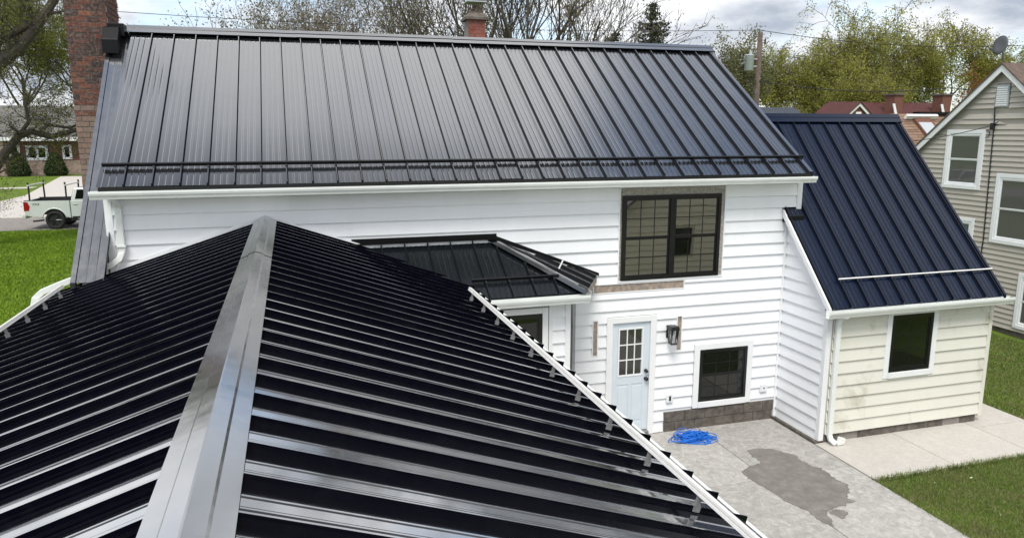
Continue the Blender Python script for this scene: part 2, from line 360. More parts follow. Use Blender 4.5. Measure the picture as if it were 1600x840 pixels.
def flat(name, poly, z, m, parent, rim=.05):
    """thin irregular patch whose rim fades out"""
    P = [Vector(p) for p in poly]; n = len(P); out_ = []
    ar = sum(P[i].x * P[(i + 1) % n].y - P[(i + 1) % n].x * P[i].y for i in range(n)); sg = 1 if ar > 0 else -1
    for i in range(n):
        e_ = P[(i + 2) % n] - P[i - 2]; out_.append(P[i] + Vector((e_.y, -e_.x)).normalized() * rim * sg)
    mb = MB(); mb.v = [(p.x, p.y, z) for p in P] + [(p.x, p.y, z) for p in out_]
    mb.f = [tuple(range(n))] + [(i, (i + 1) % n, n + (i + 1) % n, n + i) for i in range(n)]
    o = mk(name, mb, m, parent, recalc=False)
    at = o.data.attributes.new('fade', 'FLOAT', 'POINT'); at.data.foreach_set('value', [1.0] * n + [0.0] * n)
    bm = bmesh.new(); bm.from_mesh(o.data); bmesh.ops.triangulate(bm, faces=bm.faces)
    for f in bm.faces:
        if f.normal.z < 0: f.normal_flip()
    bm.to_mesh(o.data); bm.free(); return o
tag(flat('wet_patch', ragged(wet, .012), -5.2465, 'wet', patio), 'dark damp patch drying on the pale concrete')
tag(flat('wet_patch', ragged([(6.972, 7.80), (7.08, 7.83), (7.162, 7.79), (7.158, 7.72), (7.023, 7.62), (6.995, 7.70)], .008), -5.2465, 'wet', patio), 'small damp blot beside the large damp patch')
walk = bpy.data.objects.new('walkway', None); put(walk, None, (10, 9.1, 0)); tag(walk, kind='structure')
for x0, x1, y0, y1 in ((8.30, 9.91, 8.44, 9.84), (9.91, 11.54, 8.44, 9.84), (11.54, 12.72, 8.44, 9.56), (11.54, 12.72, 9.56, 10.9), (11.9, 12.72, 10.9, 12.3), (11.9, 12.72, 12.3, 13.8)):
    mb = MB(); mb.box(x0 + J, x1 - J, y0 + J, y1 - J, -5.40, -5.252); mk('concrete_slab', mb, 'walk', walk, bev=.006)
mb = MB(); mb.box(8.31, 11.5, 8.46, 9.82, -5.42, -5.264); mb.box(11.56, 12.7, 8.46, 13.7, -5.42, -5.264); mk('joint_bed', mb, 'dark', walk)

# grass blades
def blades(name, poly, dens, h, m, seed, w=.006, zoff=-.03):
    r = np.random.default_rng(seed); P = np.array(poly); x0, y0 = P.min(0); x1, y1 = P.max(0)
    n = int((x1 - x0) * (y1 - y0) * dens); q = np.stack([r.uniform(x0, x1, n), r.uniform(y0, y1, n)], 1)
    ins = np.zeros(n, bool)
    for i in range(len(P)):
        a, b = P[i], P[(i + 1) % len(P)]
        c = ((a[1] > q[:, 1]) != (b[1] > q[:, 1])) & (q[:, 0] < (b[0] - a[0]) * (q[:, 1] - a[1]) / (b[1] - a[1] + 1e-9) + a[0]); ins ^= c
    q = q[ins]
    pat = np.sin(q[:, 0] * 2.1 + np.sin(q[:, 1] * 1.7) * 1.5) * np.sin(q[:, 1] * 1.9 + q[:, 0] * .7) + r.normal(0, .5, len(q)); q = q[pat > -.95]; n = len(q)
    zg = np.interp(q[:, 1], [14, 38, 80], [-5.27, -4.68, -4.2]) + zoff
    hh = h * r.uniform(.5, 1.25, n); an = r.uniform(0, 2 * np.pi, n); lx = np.cos(an); ly = np.sin(an); be = r.normal(0, .5, (n, 2)) * hh[:, None]
    b = np.column_stack([q, zg]); dv = np.column_stack([lx, ly, np.zeros(n)]) * w
    tip = b + np.column_stack([be, hh]); V = np.stack([b - dv, b + dv, tip], 1).reshape(-1, 3)
    o = big(name, V, np.arange(len(V)).reshape(-1, 3), m); return tag(o, kind='stuff')
tag(blades('grass', [(8.29, 8.43), (14, 8.43), (14, 5.4), (8.2, 5.4)], 7000, .045, 'grass', 1, .005), 'patchy green grass beside the patio and walkway')
tag(blades('grass', [(12.74, 8.43), (17.5, 8.43), (17.5, 17), (12.74, 17)], 2200, .055, 'grass', 2, .009), 'green grass strip between the cream addition and tan house')
tag(blades('grass', [(-20, 18), (-1.5, 18), (-5, 39.4), (-22, 39.4)], 420, .07, 'grass2', 3, .028), 'bright green front lawn left of the house')
tag(blades('grass_fringe', [(8.235, 5.4), (8.31, 5.4), (8.33, 8.40), (12.74, 8.40), (12.74, 8.475), (8.26, 8.475)], 6500, .075, 'grass', 6, .006, -.01), 'ragged grass fringe along the patio and walkway edge')
# a few dead leaves lying on the lawn
for i, (x, y, s) in enumerate(((9.72, 8.02, .04), (9.05, 8.05, .014), (9.15, 7.05, .018))):
    mb = MB(); a = rng.uniform(0, 3); pts = []
    for k in range(7):
        t = 2 * math.pi * k / 7; rr = s * (.5 + .5 * rng.random()); pts.append((x + rr * math.cos(t + a), y + rr * math.sin(t + a), -5.235 + rng.uniform(0, .03)))
    mb.v = [(x, y, -5.225)] + pts; mb.f = [(0, 1 + k, 1 + (k + 1) % 7) for k in range(7)]
    tag(mk('dead_leaf', mb, 'dead', recalc=False), ('largest pale dead leaf on the grass by the walkway', 'tiny pale dead leaf on the grass near the patio corner', 'small dead leaf on the grass beside the patio edge')[i], 'leaf', 'dead leaves on the grass')

# ------------------------------------------------------------------ wall, window and roof builders
def siding(parent, fr, u0, u1, wbot, wtop, align, holes, m, exp=.205, joint=3.4, top=None):
    """one board per course, cut round the openings; top(u) limits the height under a rake"""
    k0 = math.floor((wbot - align) / exp); k1 = math.ceil((wtop - align) / exp)
    for k in range(k0, k1):
        a = align + k * exp; b = a + exp; A, B = max(a, wbot), min(b - .0045, wtop)
        if B - A < .02: continue
        spans = [(u0, u1, A, B)]
        for hu0, hu1, h0, h1 in holes:
            ns = []
            for s0, s1, p, q in spans:
                if hu1 <= s0 or hu0 >= s1 or h1 <= p or h0 >= q: ns.append((s0, s1, p, q)); continue
                if hu0 > s0: ns.append((s0, hu0, p, q))
                if hu1 < s1: ns.append((hu1, s1, p, q))
                m0, m1 = max(s0, hu0), min(s1, hu1)
                if h1 < q - .015: ns.append((m0, m1, h1, q))
                if h0 > p + .015: ns.append((m0, m1, p, h0))
            spans = ns
        cuts = sorted(u0 + (.3 + ((k * .37) % 1)) * joint + i * joint for i in range(8))
        for s0, s1, p, q in spans:
            ed = [s0] + [c for c in cuts if s0 + .35 < c < s1 - .35] + [s1]
            for i in range(len(ed) - 1):
                e0, e1 = ed[i], ed[i + 1]; jit = rng.uniform(0, .0018); tl = rng.uniform(-.0012, .0012)
                nn = lambda w: .034 - (w - a) / exp * .032 + jit
                pl = [(e0, p), (e1, p), (e1, q), (e0, q)]
                if top:
                    t0, t1 = top(e0), top(e1); n_ = []
                    for idx in range(4):                      # clip the board by the rake line
                        c, d = pl[idx], pl[(idx + 1) % 4]; fc, fd = top(c[0]) - c[1], top(d[0]) - d[1]
                        if fc >= 0: n_.append(c)
                        if (fc >= 0) != (fd >= 0): tt = fc / (fc - fd); n_.append((c[0] + (d[0] - c[0]) * tt, c[1] + (d[1] - c[1]) * tt))
                    pl = n_
                    if len(pl) < 3: continue
                mb = MB(); mb.prism(pl, lambda P: fr.p(P[0], nn(P[1]), P[1] + (tl if P[1] > p + .01 else -tl * 0)), lambda P: fr.p(P[0], -.004, P[1]))
                mk('siding_board', mb, m, parent)
def window(parent, fr, u0, u1, w0, w1, fm, gm, units=1, grid=(3, 2), trim=0, sash=True, tm='trim', depth=.035, fw=.05, inner='interior', label=None):
    mb = MB(); b = lambda *a: fr.box(mb, *a)
    b(u0, u0 + fw, 0, depth, w0, w1); b(u1 - fw, u1, 0, depth, w0, w1); b(u0 + fw, u1 - fw, 0, depth, w0, w0 + fw); b(u0 + fw, u1 - fw, 0, depth, w1 - fw, w1)
    uw = (u1 - u0) / units
    for i in range(1, units): b(u0 + i * uw - fw * .8, u0 + i * uw + fw * .8, 0, depth + .002, w0 + fw, w1 - fw)
    win = mk('window', mb, fm, parent)
    if label: tag(win, label)
    for i in range(units):
        a0 = u0 + i * uw + (fw if i == 0 else fw * .8); a1 = u0 + (i + 1) * uw - (fw if i == units - 1 else fw * .8); wm = (w0 + w1) / 2
        parts = [(w0 + fw, wm, .012), (wm, w1 - fw, .022)] if sash else [(w0 + fw, w1 - fw, .016)]
        for (q0, q1, n) in parts:
            s = .028; mb = MB(); b2 = lambda *a: fr.box(mb, *a)
            b2(a0, a0 + s, n - .008, n + .006, q0, q1); b2(a1 - s, a1, n - .008, n + .006, q0, q1); b2(a0 + s, a1 - s, n - .008, n + .006, q0, q0 + s); b2(a0 + s, a1 - s, n - .008, n + .006, q1 - s, q1)
            mk('sash', mb, fm, win)
            mb = MB(); fr.box(mb, a0 + s, a1 - s, n - .006, n - .002, q0 + s, q1 - s)
            o = mk('pane', mb, gm, win)
            if grid:
                mb = MB(); c, r_ = grid
                for k in range(1, c):
                    u = a0 + s + (a1 - a0 - 2 * s) * k / c; fr.box(mb, u - .007, u + .007, n - .0015, n + .0005, q0 + s, q1 - s)
                for k in range(1, r_):
                    w = q0 + s + (q1 - q0 - 2 * s) * k / r_; fr.box(mb, a0 + s, a1 - s, n - .0016, n + .0004, w - .007, w + .007)
                mk('muntin', mb, fm, win)
    if trim:
        mb = MB(); t = trim; b3 = lambda *a: fr.box(mb, *a); d = depth + .01
        b3(u0 - t, u0 - .001, 0, d, w0 - t, w1 + t); b3(u1 + .001, u1 + t, 0, d, w0 - t, w1 + t); b3(u0, u1, 0, d - .001, w1 + .001, w1 + t); b3(u0, u1, 0, d + .012, w0 - t, w0 - .001)
        mk('casing', mb, tm, win, bev=.004)
    return win
_pc = {}
def panel_mesh(L, w, m, minor=3, rib=.042, up=True):
    key = (round(L, 3), round(w, 4), m, minor)
    if key in _pc: return _pc[key]
    pr = [(0, -.012), (.003, rib * .45), (.001, rib * .52), (.004, rib), (.016, rib), (.019, 0)]; SW = .019
    for i in range(minor):
        c = SW + (w - SW) * (i + 1) / (minor + 1); pr += [(c - .017, 0), (c - .006, .0034), (c + .006, .0034), (c + .017, 0)]
    pr += [(w - .011, 0), (w - .009, -.012), (w, -.012)]; n = len(pr)
    ny = max(2, int(L / .9) + 1); V = []; Fc = []
    for j in range(ny):
        y = L * j / (ny - 1); V += [(x, y, z) for x, z in pr]
    for j in range(ny - 1): Fc += [(j * n + i, j * n + i + 1, (j + 1) * n + i + 1, (j + 1) * n + i) for i in range(n - 1)]
    Fc.append((0, 1, 2, 3, 4, 5)); k = (ny - 1) * n; Fc.append((k + 5, k + 4, k + 3, k + 2, k + 1, k))
    me = bpy.data.meshes.new('roof_panel'); me.from_pydata(V, [], Fc); me.materials.append(M[m]); me.materials.append(M['seam_shade'])
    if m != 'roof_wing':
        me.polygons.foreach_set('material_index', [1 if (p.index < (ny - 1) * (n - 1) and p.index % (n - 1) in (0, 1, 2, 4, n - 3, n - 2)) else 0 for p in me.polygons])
    me.update(); _pc[key] = me; return me
def roof_plane(parent, ridge, down, ns, w, L, m, minor=3, wob=.0022):
    """ns panels side by side, from the point ridge along across = down x normal"""
    down = Vector(down).normalized(); side = Vector((0, 0, 1)).cross(down).normalized(); nrm = down.cross(side).normalized()
    if nrm.z < 0: nrm = -nrm
    ac = down.cross(nrm); out = []
    for k in range(ns):
        me = panel_mesh(L, w, m, minor); o = Vector(ridge) + ac * (k * w) + nrm * rng.uniform(0, .0015)
        rt = Matrix((ac, down, nrm)).transposed() @ Matrix.Rotation(rng.gauss(0, wob), 3, 'Y') @ Matrix.Rotation(rng.gauss(0, wob * .4), 3, 'X')
        Mx = rt.to_4x4(); Mx.translation = o; out.append(place('roof_panel', me, parent, Mx))
    return out
def clip(o, planes):
    """cut a roof panel by eye-relative world planes (point, normal kept side)"""
    bm = bmesh.new(); bm.from_mesh(o.data); Mx = Matrix.Translation(Vector(WL[o.name])) @ o.rotation_euler.to_matrix().to_4x4(); inv = Mx.inverted(); r3 = inv.to_3x3()
    for p, n in planes:
        bmesh.ops.bisect_plane(bm, geom=bm.verts[:] + bm.edges[:] + bm.faces[:], plane_co=inv @ (Vector(p) + Vector((0, 0, H))), plane_no=(r3 @ -Vector(n)).normalized(), clear_outer=True)
    if not bm.faces: bm.free(); bpy.data.objects.remove(o); return False
    me = bpy.data.meshes.new('roof_panel'); bm.to_mesh(me); bm.free(); me.materials.append(o.data.materials[0]); me.materials.append(M['seam_shade']); o.data = me; return True
def gutter(name, parent, p0, p1, outv, m='gutter', s=1.0, label=None):
    """K-style gutter from p0 to p1 (top back edge), outv points away from the wall"""
    pr = [(0, 0), (0, -.12), (.075, -.12), (.088, -.085), (.105, -.06), (.115, -.03), (.115, 0), (.098, 0), (.098, -.006), (.106, -.012), (.10, -.05), (.078, -.105), (.01, -.11), (.01, 0)]
    o = Vector(outv); f = lambda P: (lambda q: Vector(P) + o * q[0] * s + Vector((0, 0, q[1] * s)))
    mb = MB(); mb.prism(pr, f(p0), f(p1)); g_ = mk(name, mb, m, parent)
    if label: tag(g_, label)
    return g_
def rect_tube(mb, pts, a, b):
    """rectangular pipe through points, a = width along X, b = depth along Y"""
    pts = [Vector(p) for p in pts]; k = len(mb.v)
    for i, p in enumerate(pts):
        d = (pts[min(i + 1, len(pts) - 1)] - pts[max(i - 1, 0)]).normalized(); y = Vector((0, 1, 0)); x = y.cross(d).normalized(); y = d.cross(x)
        for sx, sy in ((-1, -1), (1, -1), (1, 1), (-1, 1)): mb.v.append(tuple(p + x * sx * a / 2 + y * sy * b / 2))
    for i in range(len(pts) - 1):
        for j in range(4): mb.f.append((k + i * 4 + j, k + i * 4 + (j + 1) % 4, k + (i + 1) * 4 + (j + 1) % 4, k + (i + 1) * 4 + j))
    mb.f.append((k, k + 3, k + 2, k + 1)); e_ = k + (len(pts) - 1) * 4; mb.f.append((e_, e_ + 1, e_ + 2, e_ + 3)); return mb
X3, Y3 = (1, 0, 0), (0, -1, 0)

# ------------------------------------------------------------------ THE HOUSE
house = root('house', (3, 11, -5.25), 'white sided house with black ribbed metal roofs and a cream addition', 'house')
F0 = Fr((0, 11.0, 0), (1, 0, 0), (0, -1, 0))
# --- main block: body with side gables
mb = MB(); mb.box(-2.40, 8.30, 11.012, 17.2, -5.4, -.9); mb.box(8.30, 8.58, 11.012, 17.2, -1.46, -.9)
wall = mk('wall', mb, 'white', house)
for x0, x1 in ((-2.40, -2.3), (8.46, 8.57)):
    mb = MB(); mb.prism([(11.02, -.9), (17.2, -.9), (14.15, 1.50)], lambda p: (x0, p[0], p[1]), lambda p: (x1, p[0], p[1])); mk('gable_wall', mb, 'white', house)
holes = [(5.10, 7.07, -2.49, -.94), (4.66, 6.36, -2.675, -2.515), (6.60, 7.79, -4.88, -3.69), (4.93, 5.85, -5.4, -3.09), (4.665, 4.775, -3.75, -3.12), (6.235, 6.345, -3.78, -3.15), (6.05, 8.4, -5.4, -4.885), (3.2, 4.35, -5.4, -2.4)]
siding(wall, F0, -2.33, 8.335, -5.24, -1.46, -1.34, holes, 'white')
siding(wall, F0, -2.33, 8.50, -1.46, -.93, -1.34, holes, 'white')
# frieze, corner boards
mb = MB(); F0.box(mb, -2.33, 5.1, 0, .028, -.928, -.84); F0.box(mb, 7.07, 8.5, 0, .028, -.928, -.84); F0.box(mb, 5.1, 7.07, 0, .026, -.935, -.84); mk('frieze_board', mb, 'trim', house)
mb = MB(); F0.box(mb, -2.425, -2.33, -.05, .034, -2.6, -.85); mk('corner_board', mb, 'trim', house, bev=.004)
mb = MB(); F0.box(mb, 8.50, 8.60, -.08, .034, -1.47, -.85); mk('corner_board', mb, 'trim', house, bev=.004)
mb = MB(); F0.box(mb, 8.30, 8.345, 0, .045, -5.22, -1.6); mk('corner_board', mb, 'trim', house, bev=.003)
mb = MB(); mb.box(-2.40, 8.52, 10.66, 11.0, -.86, -.84); mk('soffit', mb, 'trim', house)
# foundation blocks beside the door
fnd = MB(); fnd.box(6.07, 8.31, 10.99, 11.02, -5.4, -4.89); fnd = mk('foundation', fnd, 'mortar', house)
for r_ in range(2):
    x = 6.075 + (0 if r_ else -.2)
    while x < 8.31:
        a, b = max(x, 6.075), min(x + .40, 8.305)
        if b - a > .06:
            mb = MB(); mb.box(a + .004, b - .004, 10.972 - rng.uniform(0, .006), 11.0, -5.27 + r_ * .19 + .004, -5.27 + (r_ + 1) * .19 - .004); mk('block', mb, 'block', fnd, bev=.006)
        x += .40
# --- upper double window, old sheathing showing round it
window(house, F0, 5.155, 6.985, -2.475, -1.065, 'black', 'glass', 2, (3, 2), 0, depth=.045, fw=.055, label='black framed double window with bare sheathing above it')
for nm, a in (('sheathing_strip', (5.155, 7.055, 0, .02, -1.063, -.945)), ('sheathing_strip', (6.988, 7.055, 0, .019, -2.475, -1.064)), ('sheathing_strip', (5.115, 5.153, 0, .012, -2.475, -1.0))):
    mb = MB(); F0.box(mb, *a); mk(nm, mb, 'osb', house)
mb = MB(); F0.box(mb, 5.095, 5.113, 0, .036, -2.49, -.94); F0.box(mb, 7.057, 7.075, 0, .036, -2.49, -.94); F0.box(mb, 5.1, 7.07, 0, .038, -2.502, -2.478); mk('siding_channel', mb, 'trim', house)
mb = MB(); F0.box(mb, 4.68, 6.335, 0, .016, -2.66, -2.53); tag(mk('bare_board', mb, 'wood', house), 'weathered board left bare below the double window')
for a in ((4.685, 4.757, 0, .014, -3.735, -3.14), (6.253, 6.33, 0, .014, -3.765, -3.168)):
    mb = MB(); F0.box(mb, *a); mk('bare_board', mb, 'wood', house)
for x0, x1, z0, z1 in ((4.685, 4.757, -3.735, -3.14), (6.253, 6.33, -3.765, -3.168), (4.68, 6.335, -2.66, -2.53)):
    mb = MB(); t = .018
    F0.box(mb, x0 - t, x0 - .001, 0, .03, z0 - t, z1 + t); F0.box(mb, x1 + .001, x1 + t, 0, .03, z0 - t, z1 + t); F0.box(mb, x0, x1, 0, .029, z1 + .001, z1 + t); F0.box(mb, x0, x1, 0, .029, z0 - t, z0 - .001); mk('siding_channel', mb, 'trim', house)
# --- lower window
window(house, F0, 6.712, 7.678, -4.762, -3.80, 'black', 'glass2', 1, (3, 2), .105, depth=.04, fw=.05, label='black framed window low on the white wall beside the door')
# --- back door
dr = MB(); F0.box(dr, 5.035, 5.735, -.006, .004, -5.16, -3.20); door = tag(mk('door', dr, 'door', house), 'pale blue back door with nine panes')
mb = MB()
for a in ((5.035, 5.145, .004, .012, -5.155, -3.202), (5.625, 5.735, .004, .012, -5.155, -3.202), (5.145, 5.625, .004, .0118, -3.30, -3.203), (5.145, 5.625, .004, .0118, -4.30, -4.16), (5.145, 5.625, .004, .0118, -5.155, -5.0)): F0.box(mb, *a)
F0.box(mb, 5.36, 5.41, .004, .0118, -5.0, -4.30); mk('door_rails', mb, 'door', door, bev=.003)
for x0, x1 in ((5.165, 5.34), (5.43, 5.605)):
    mb = MB(); F0.box(mb, x0, x1, .004, .0105, -4.96, -4.34); mk('door_panel', mb, 'door', door, bev=.004)
mb = MB(); F0.box(mb, 5.15, 5.62, .004, .02, -4.155, -4.13); F0.box(mb, 5.15, 5.62, .004, .02, -3.325, -3.30); F0.box(mb, 5.15, 5.175, .004, .02, -4.13, -3.325); F0.box(mb, 5.595, 5.62, .004, .02, -4.13, -3.325)
for k in (1, 2): F0.box(mb, 5.175 + k * .14 - .009, 5.175 + k * .14 + .009, .004, .0195, -4.13, -3.325)
for k in (1, 2): F0.box(mb, 5.175, 5.595, .004, .019, -4.13 + k * .268 - .009, -4.13 + k * .268 + .009)
mk('glazing_bars', mb, 'trim', door)
for i in range(3):
    for j in range(3):
        mb = MB(); F0.box(mb, 5.175 + i * .14 + .009, 5.175 + (i + 1) * .14 - .009, .004, .008, -4.13 + j * .268 + .009, -4.13 + (j + 1) * .268 - .009); mk('pane', mb, 'glass4', door)
for z in (-4.22, -4.08):
    mb = MB(); mb.tube([F0.p(5.68, .012, z), F0.p(5.68, .03, z)], .032, 12); mb.tube([F0.p(5.68, .03, z), F0.p(5.68, .05, z), F0.p(5.68, .075, z), F0.p(5.68, .085, z)], [.012, .03, .034, .018] if z < -4.2 else [.028, .028, .026, .02], 12); mk('door_knob', mb, 'black', door, smooth=True)
mb = MB()
for a in ((4.925, 5.034, 0, .05, -5.24, -3.10), (5.736, 5.845, 0, .05, -5.24, -3.10), (5.034, 5.736, 0, .049, -3.198, -3.10)): F0.box(mb, *a)
mk('door_casing', mb, 'trim', house, bev=.004)
mb = MB(); F0.box(mb, 5.035, 5.735, 0, .10, -5.24, -5.163); mk('door_sill', mb, 'alubr', house)
# outlet, meter plate
mb = MB(); F0.box(mb, 6.085, 6.205, .0, .062, -4.70, -4.545); o = mk('outlet_plate', mb, 'plate', house, bev=.006)
mb = MB(); F0.box(mb, 6.128, 6.165, .06, .068, -4.665, -4.58); mk('socket', mb, 'black', o)
mb = MB(); F0.box(mb, 7.985, 8.125, .0, .062, -4.70, -4.56); o = mk('vent_plate', mb, 'plate', house, bev=.006)
mb = MB(); mb.tube([F0.p(8.055, .06, -4.63), F0.p(8.055, .068, -4.63)], .014, 10); mk('plate_screw', mb, 'black', o)

# --- main roof
PW = .34
EY, EZ = 10.64, -.735; RY, RZ = 14.15, 1.635
mroof = MB(); mroof.prism([(EY + .06, EZ - .01), (RY, RZ - .04), (17.62, EZ - .01), (17.62, EZ - .07), (RY, RZ - .10), (EY + .06, EZ - .07)], lambda p: (-2.38, p[0], p[1]), lambda p: (8.47, p[0], p[1]))
mroof = tag(mk('roof', mroof, 'flash', house), 'large charcoal ribbed metal roof of the main house')
dn = Vector((0, EY - RY, EZ - RZ)); L = dn.length
x_r = -2.10 + .010 + PW * 31
pans = roof_plane(mroof, (x_r, RY, RZ), dn, 33, PW, L, 'roof_main', 3)
for o in pans[:]:
    if not clip(o, [((8.50, 0, 0), (-1, 0, 0)), ((-2.42, 0, 0), (1, 0, 0))]): pans.remove(o)
roof_plane(mroof, (-2.42, RY, RZ), (0, 3.51, EZ - RZ), 32, PW, L, 'roof_main')
def ridge_cap(parent, p0, p1, slopeL, slopeR, half, m, lift=.036, seams=1, prof=None):
    """bent cap along the ridge p0 -> p1; slopes fall to either side"""
    p0, p1 = Vector(p0), Vector(p1); d = (p1 - p0).normalized(); side = d.cross(Vector((0, 0, 1))).normalized()
    h = half; pts = []
    for s_, sl_ in ((-1, slopeL), (1, slopeR)):
        q = [(s_ * h, -h * sl_ - .012), (s_ * h, -h * sl_), (s_ * h * .52, -h * .52 * sl_ + .003), (s_ * h * .46, -h * .46 * sl_ + .014), (s_ * .004, .016)]
        pts += q if s_ < 0 else q[::-1]
    lower = [(a, b - .004) for a, b in pts][::-1]
    for k in range(seams):
        a = p0 + (p1 - p0) * (k / seams) - d * (.06 if k else 0); b = p0 + (p1 - p0) * ((k + 1) / seams); z = lift + .0035 * (k % 2)
        mb = MB(); mb.prism(pts + lower, lambda q: a + side * q[0] + Vector((0, 0, q[1] + z)), lambda q: b + side * q[0] + Vector((0, 0, q[1] + z))); mk('ridge_cap', mb, m, parent)
ridge_cap(mroof, (-2.50, RY, RZ), (8.56, RY, RZ), .675, .675, .17, 'roof_main', .066, 4)
# rake trims and eave edge
for x0, x1 in ((8.475, 8.53),):
    mb = MB(); mb.prism([(EY, EZ + .03), (RY, RZ + .035), (RY, RZ - .06), (EY, EZ - .10)], lambda p: (x0, p[0], p[1]), lambda p: (x1, p[0], p[1])); mk('rake_trim', mb, 'roof_main', mroof)
mb = MB(); mb.box(-2.40, 8.48, EY - .004, EY + .02, EZ - .055, EZ - .002); mk('drip_edge', mb, 'black', mroof)
# snow guard: a rail on small feet, one foot on each rib
def snow_guard(parent, pts, railp, m, bm_, up, fwd, hgt=.085, bh=.05, bt=.012, foot=.09):
    """pts: foot positions on the roof; railp: (start, end) of the rail; up/fwd: roof normal and downslope"""
    up, fwd = Vector(up).normalized(), Vector(fwd).normalized()
    g_ = MB(); a, b = Vector(railp[0]), Vector(railp[1])
    q = [(-bt, 0), (bt, 0), (bt, bh * .42), (bt * .35, bh * .45), (bt * .35, bh * .55), (bt, bh * .58), (bt, bh), (-bt, bh)]
    g_.prism(q, lambda p: a + fwd * p[0] + up * (p[1] + hgt - bh), lambda p: b + fwd * p[0] + up * (p[1] + hgt - bh)); g_ = mk('snow_guard', g_, m, parent)
    for p in pts:
        p = Vector(p); sd = up.cross(fwd).normalized(); mb = MB()
        pr = [(-.03, .0), (foot * .6, .0), (foot * .6, .006), (.006, .016), (-.004, hgt - .046), (-.022, hgt - .046)]
        mb.prism(pr, lambda c: p + fwd * c[0] + up * c[1] - sd * .013, lambda c: p + fwd * c[0] + up * c[1] + sd * .013); mk('bracket', mb, bm_, g_)
    return g_
nm_ = Vector((0, -.675, 1)).normalized(); dnv = dn.normalized()
gy = 10.97; gz = EZ + (gy - EY) * .675
snow_guard(house, [(-2.10 + PW * k + .0, gy, gz) + () if False else Vector((-2.10 + PW * k + .0, gy, gz)) + nm_ * .042 for k in range(31)], ((-2.39, gy, gz), (8.54, gy, gz)), 'black', 'black', nm_, dnv, .085)
gutter('gutter', house, (-2.50, 10.66, EZ - .05), (8.57, 10.66, EZ - .05), (0, -1, 0), s=.88)
# downspout off the main gutter, laid down the wing roof
mb = MB(); rect_tube(mb, [(-2.245, 10.62, -.86), (-2.245, 10.80, -.92), (-2.245, 10.925, -1.02), (-2.245, 10.925, -1.62), (-2.285, 10.90, -1.72), (-2.40, 10.88, -1.80), (-3.02, 10.84, -2.02), (-3.22, 10.82, -2.10), (-3.30, 10.80, -2.18), (-3.33, 10.80, -2.30)], .082, .06); tag(mk('downspout', mb, 'gutter', house, bev=.008), 'white downspout bent down along the edge of the wing roof')
mb = MB(); F0.box(mb, -2.30, -2.19, .03, .12, -1.56, -1.535); mk('pipe_strap', mb, 'gutter', house)

# --- steep original roof strip left of the dormer wall
sroof = MB(); sroof.prism([(10.5, -1.98), (14.15, 1.50), (14.15, 1.35), (10.5, -2.14)], lambda p: (-2.70, p[0], p[1]), lambda p: (-2.43, p[0], p[1])); sroof = tag(mk('roof', sroof, 'flash', house), 'narrow steep metal roof strip with painted-in grey sheen beside the brick chimney')
ds = Vector((0, 10.42 - 14.15, -1.93 - 1.58)); ps = roof_plane(sroof, (-2.38, 14.15, 1.58), ds, 1, .34, ds.length, 'roof_strip', 2)
mb = MB(); mb.prism([(10.40, -1.92), (14.15, 1.605), (14.15, 1.50), (10.40, -2.03)], lambda p: (-2.775, p[0], p[1]), lambda p: (-2.715, p[0], p[1])); mk('rake_trim', mb, 'roof_strip', sroof)
mb = MB(); mb.prism([(10.44, -2.9), (14.15, -2.9), (14.15, 1.45), (10.44, -2.03)], lambda p: (-2.66, p[0], p[1]), lambda p: (-2.45, p[0], p[1])); mk('gable_wall', mb, 'white', house)

# --- brick chimney at the left gable
chm = MB(); CX0, CX1, CY0, CY1 = -3.385, -2.765, 14.0, 14.98
chm.box(CX0 + .006, CX1 - .006, CY0 + .006, CY1 - .006, -5.4, 2.75); chm = tag(mk('chimney', chm, 'mortar', house), 'tall red brick chimney at the left gable')
bl, bh, pitch = .194, .074, .0885
bme = MB(); bme.box(-bl / 2, bl / 2, 0, .03, 0, bh)
bm_full = mesh_from(bme, 'brick'); bm_pale = mesh_from(bme, 'brick_pale')
bme = MB(); bme.box(-bl / 4 + .002, bl / 4 - .002, 0, .03, 0, bh); bm_half = mesh_from(bme, 'brick'); bm_halfp = mesh_from(bme, 'brick_pale')
ncr = int((2.70 + 1.9) / pitch)
for r_ in range(ncr):
    z = -1.9 + r_ * pitch; pale = z < .28 + .12 * math.sin(r_ * 2.3)
    cent = [(.105 + .207 * i, 0) for i in range(3)] if r_ % 2 == 0 else [(.052, 1), (.207, 0), (.414, 0), (.568, 1)]
    for c, hf in cent:
        Mx = Matrix.Translation((CX0 + c, CY0 - .004 - rng.uniform(0, .006), z + rng.uniform(-.002, .002))) @ Matrix.Rotation(rng.gauss(0, .004), 4, 'Y')
        place('brick', (bm_halfp if hf else bm_pale) if pale else (bm_half if hf else bm_full), chm, Mx)
    if z > 1.15:
        cs = [.105 + .207 * i for i in range(4)] + [] if r_ % 2 == 0 else [.207 * (i + 1) for i in range(4)]
        for c in cs:
            Mx = Matrix.Translation((CX1 + .004 + rng.uniform(0, .005), CY0 + c + .03, z)) @ Matrix.Rotation(R(90), 4, 'Z'); place('brick', bm_full, chm, Mx)
# black flashing folded at the end of the ridge
mb = MB(); mb.prism([(13.62, 1.20), (13.97, 1.50), (13.97, 1.66), (13.80, 1.63), (13.62, 1.42)], lambda p: (-2.80, p[0], p[1]), lambda p: (-2.56, p[0], p[1])); mk('flashing', mb, 'flash', house, bev=.006)
mb = MB(); mb.box(-2.74, -2.50, 13.86, 14.20, 1.50, 1.70); mk('flashing', mb, 'flash', house, bev=.006)
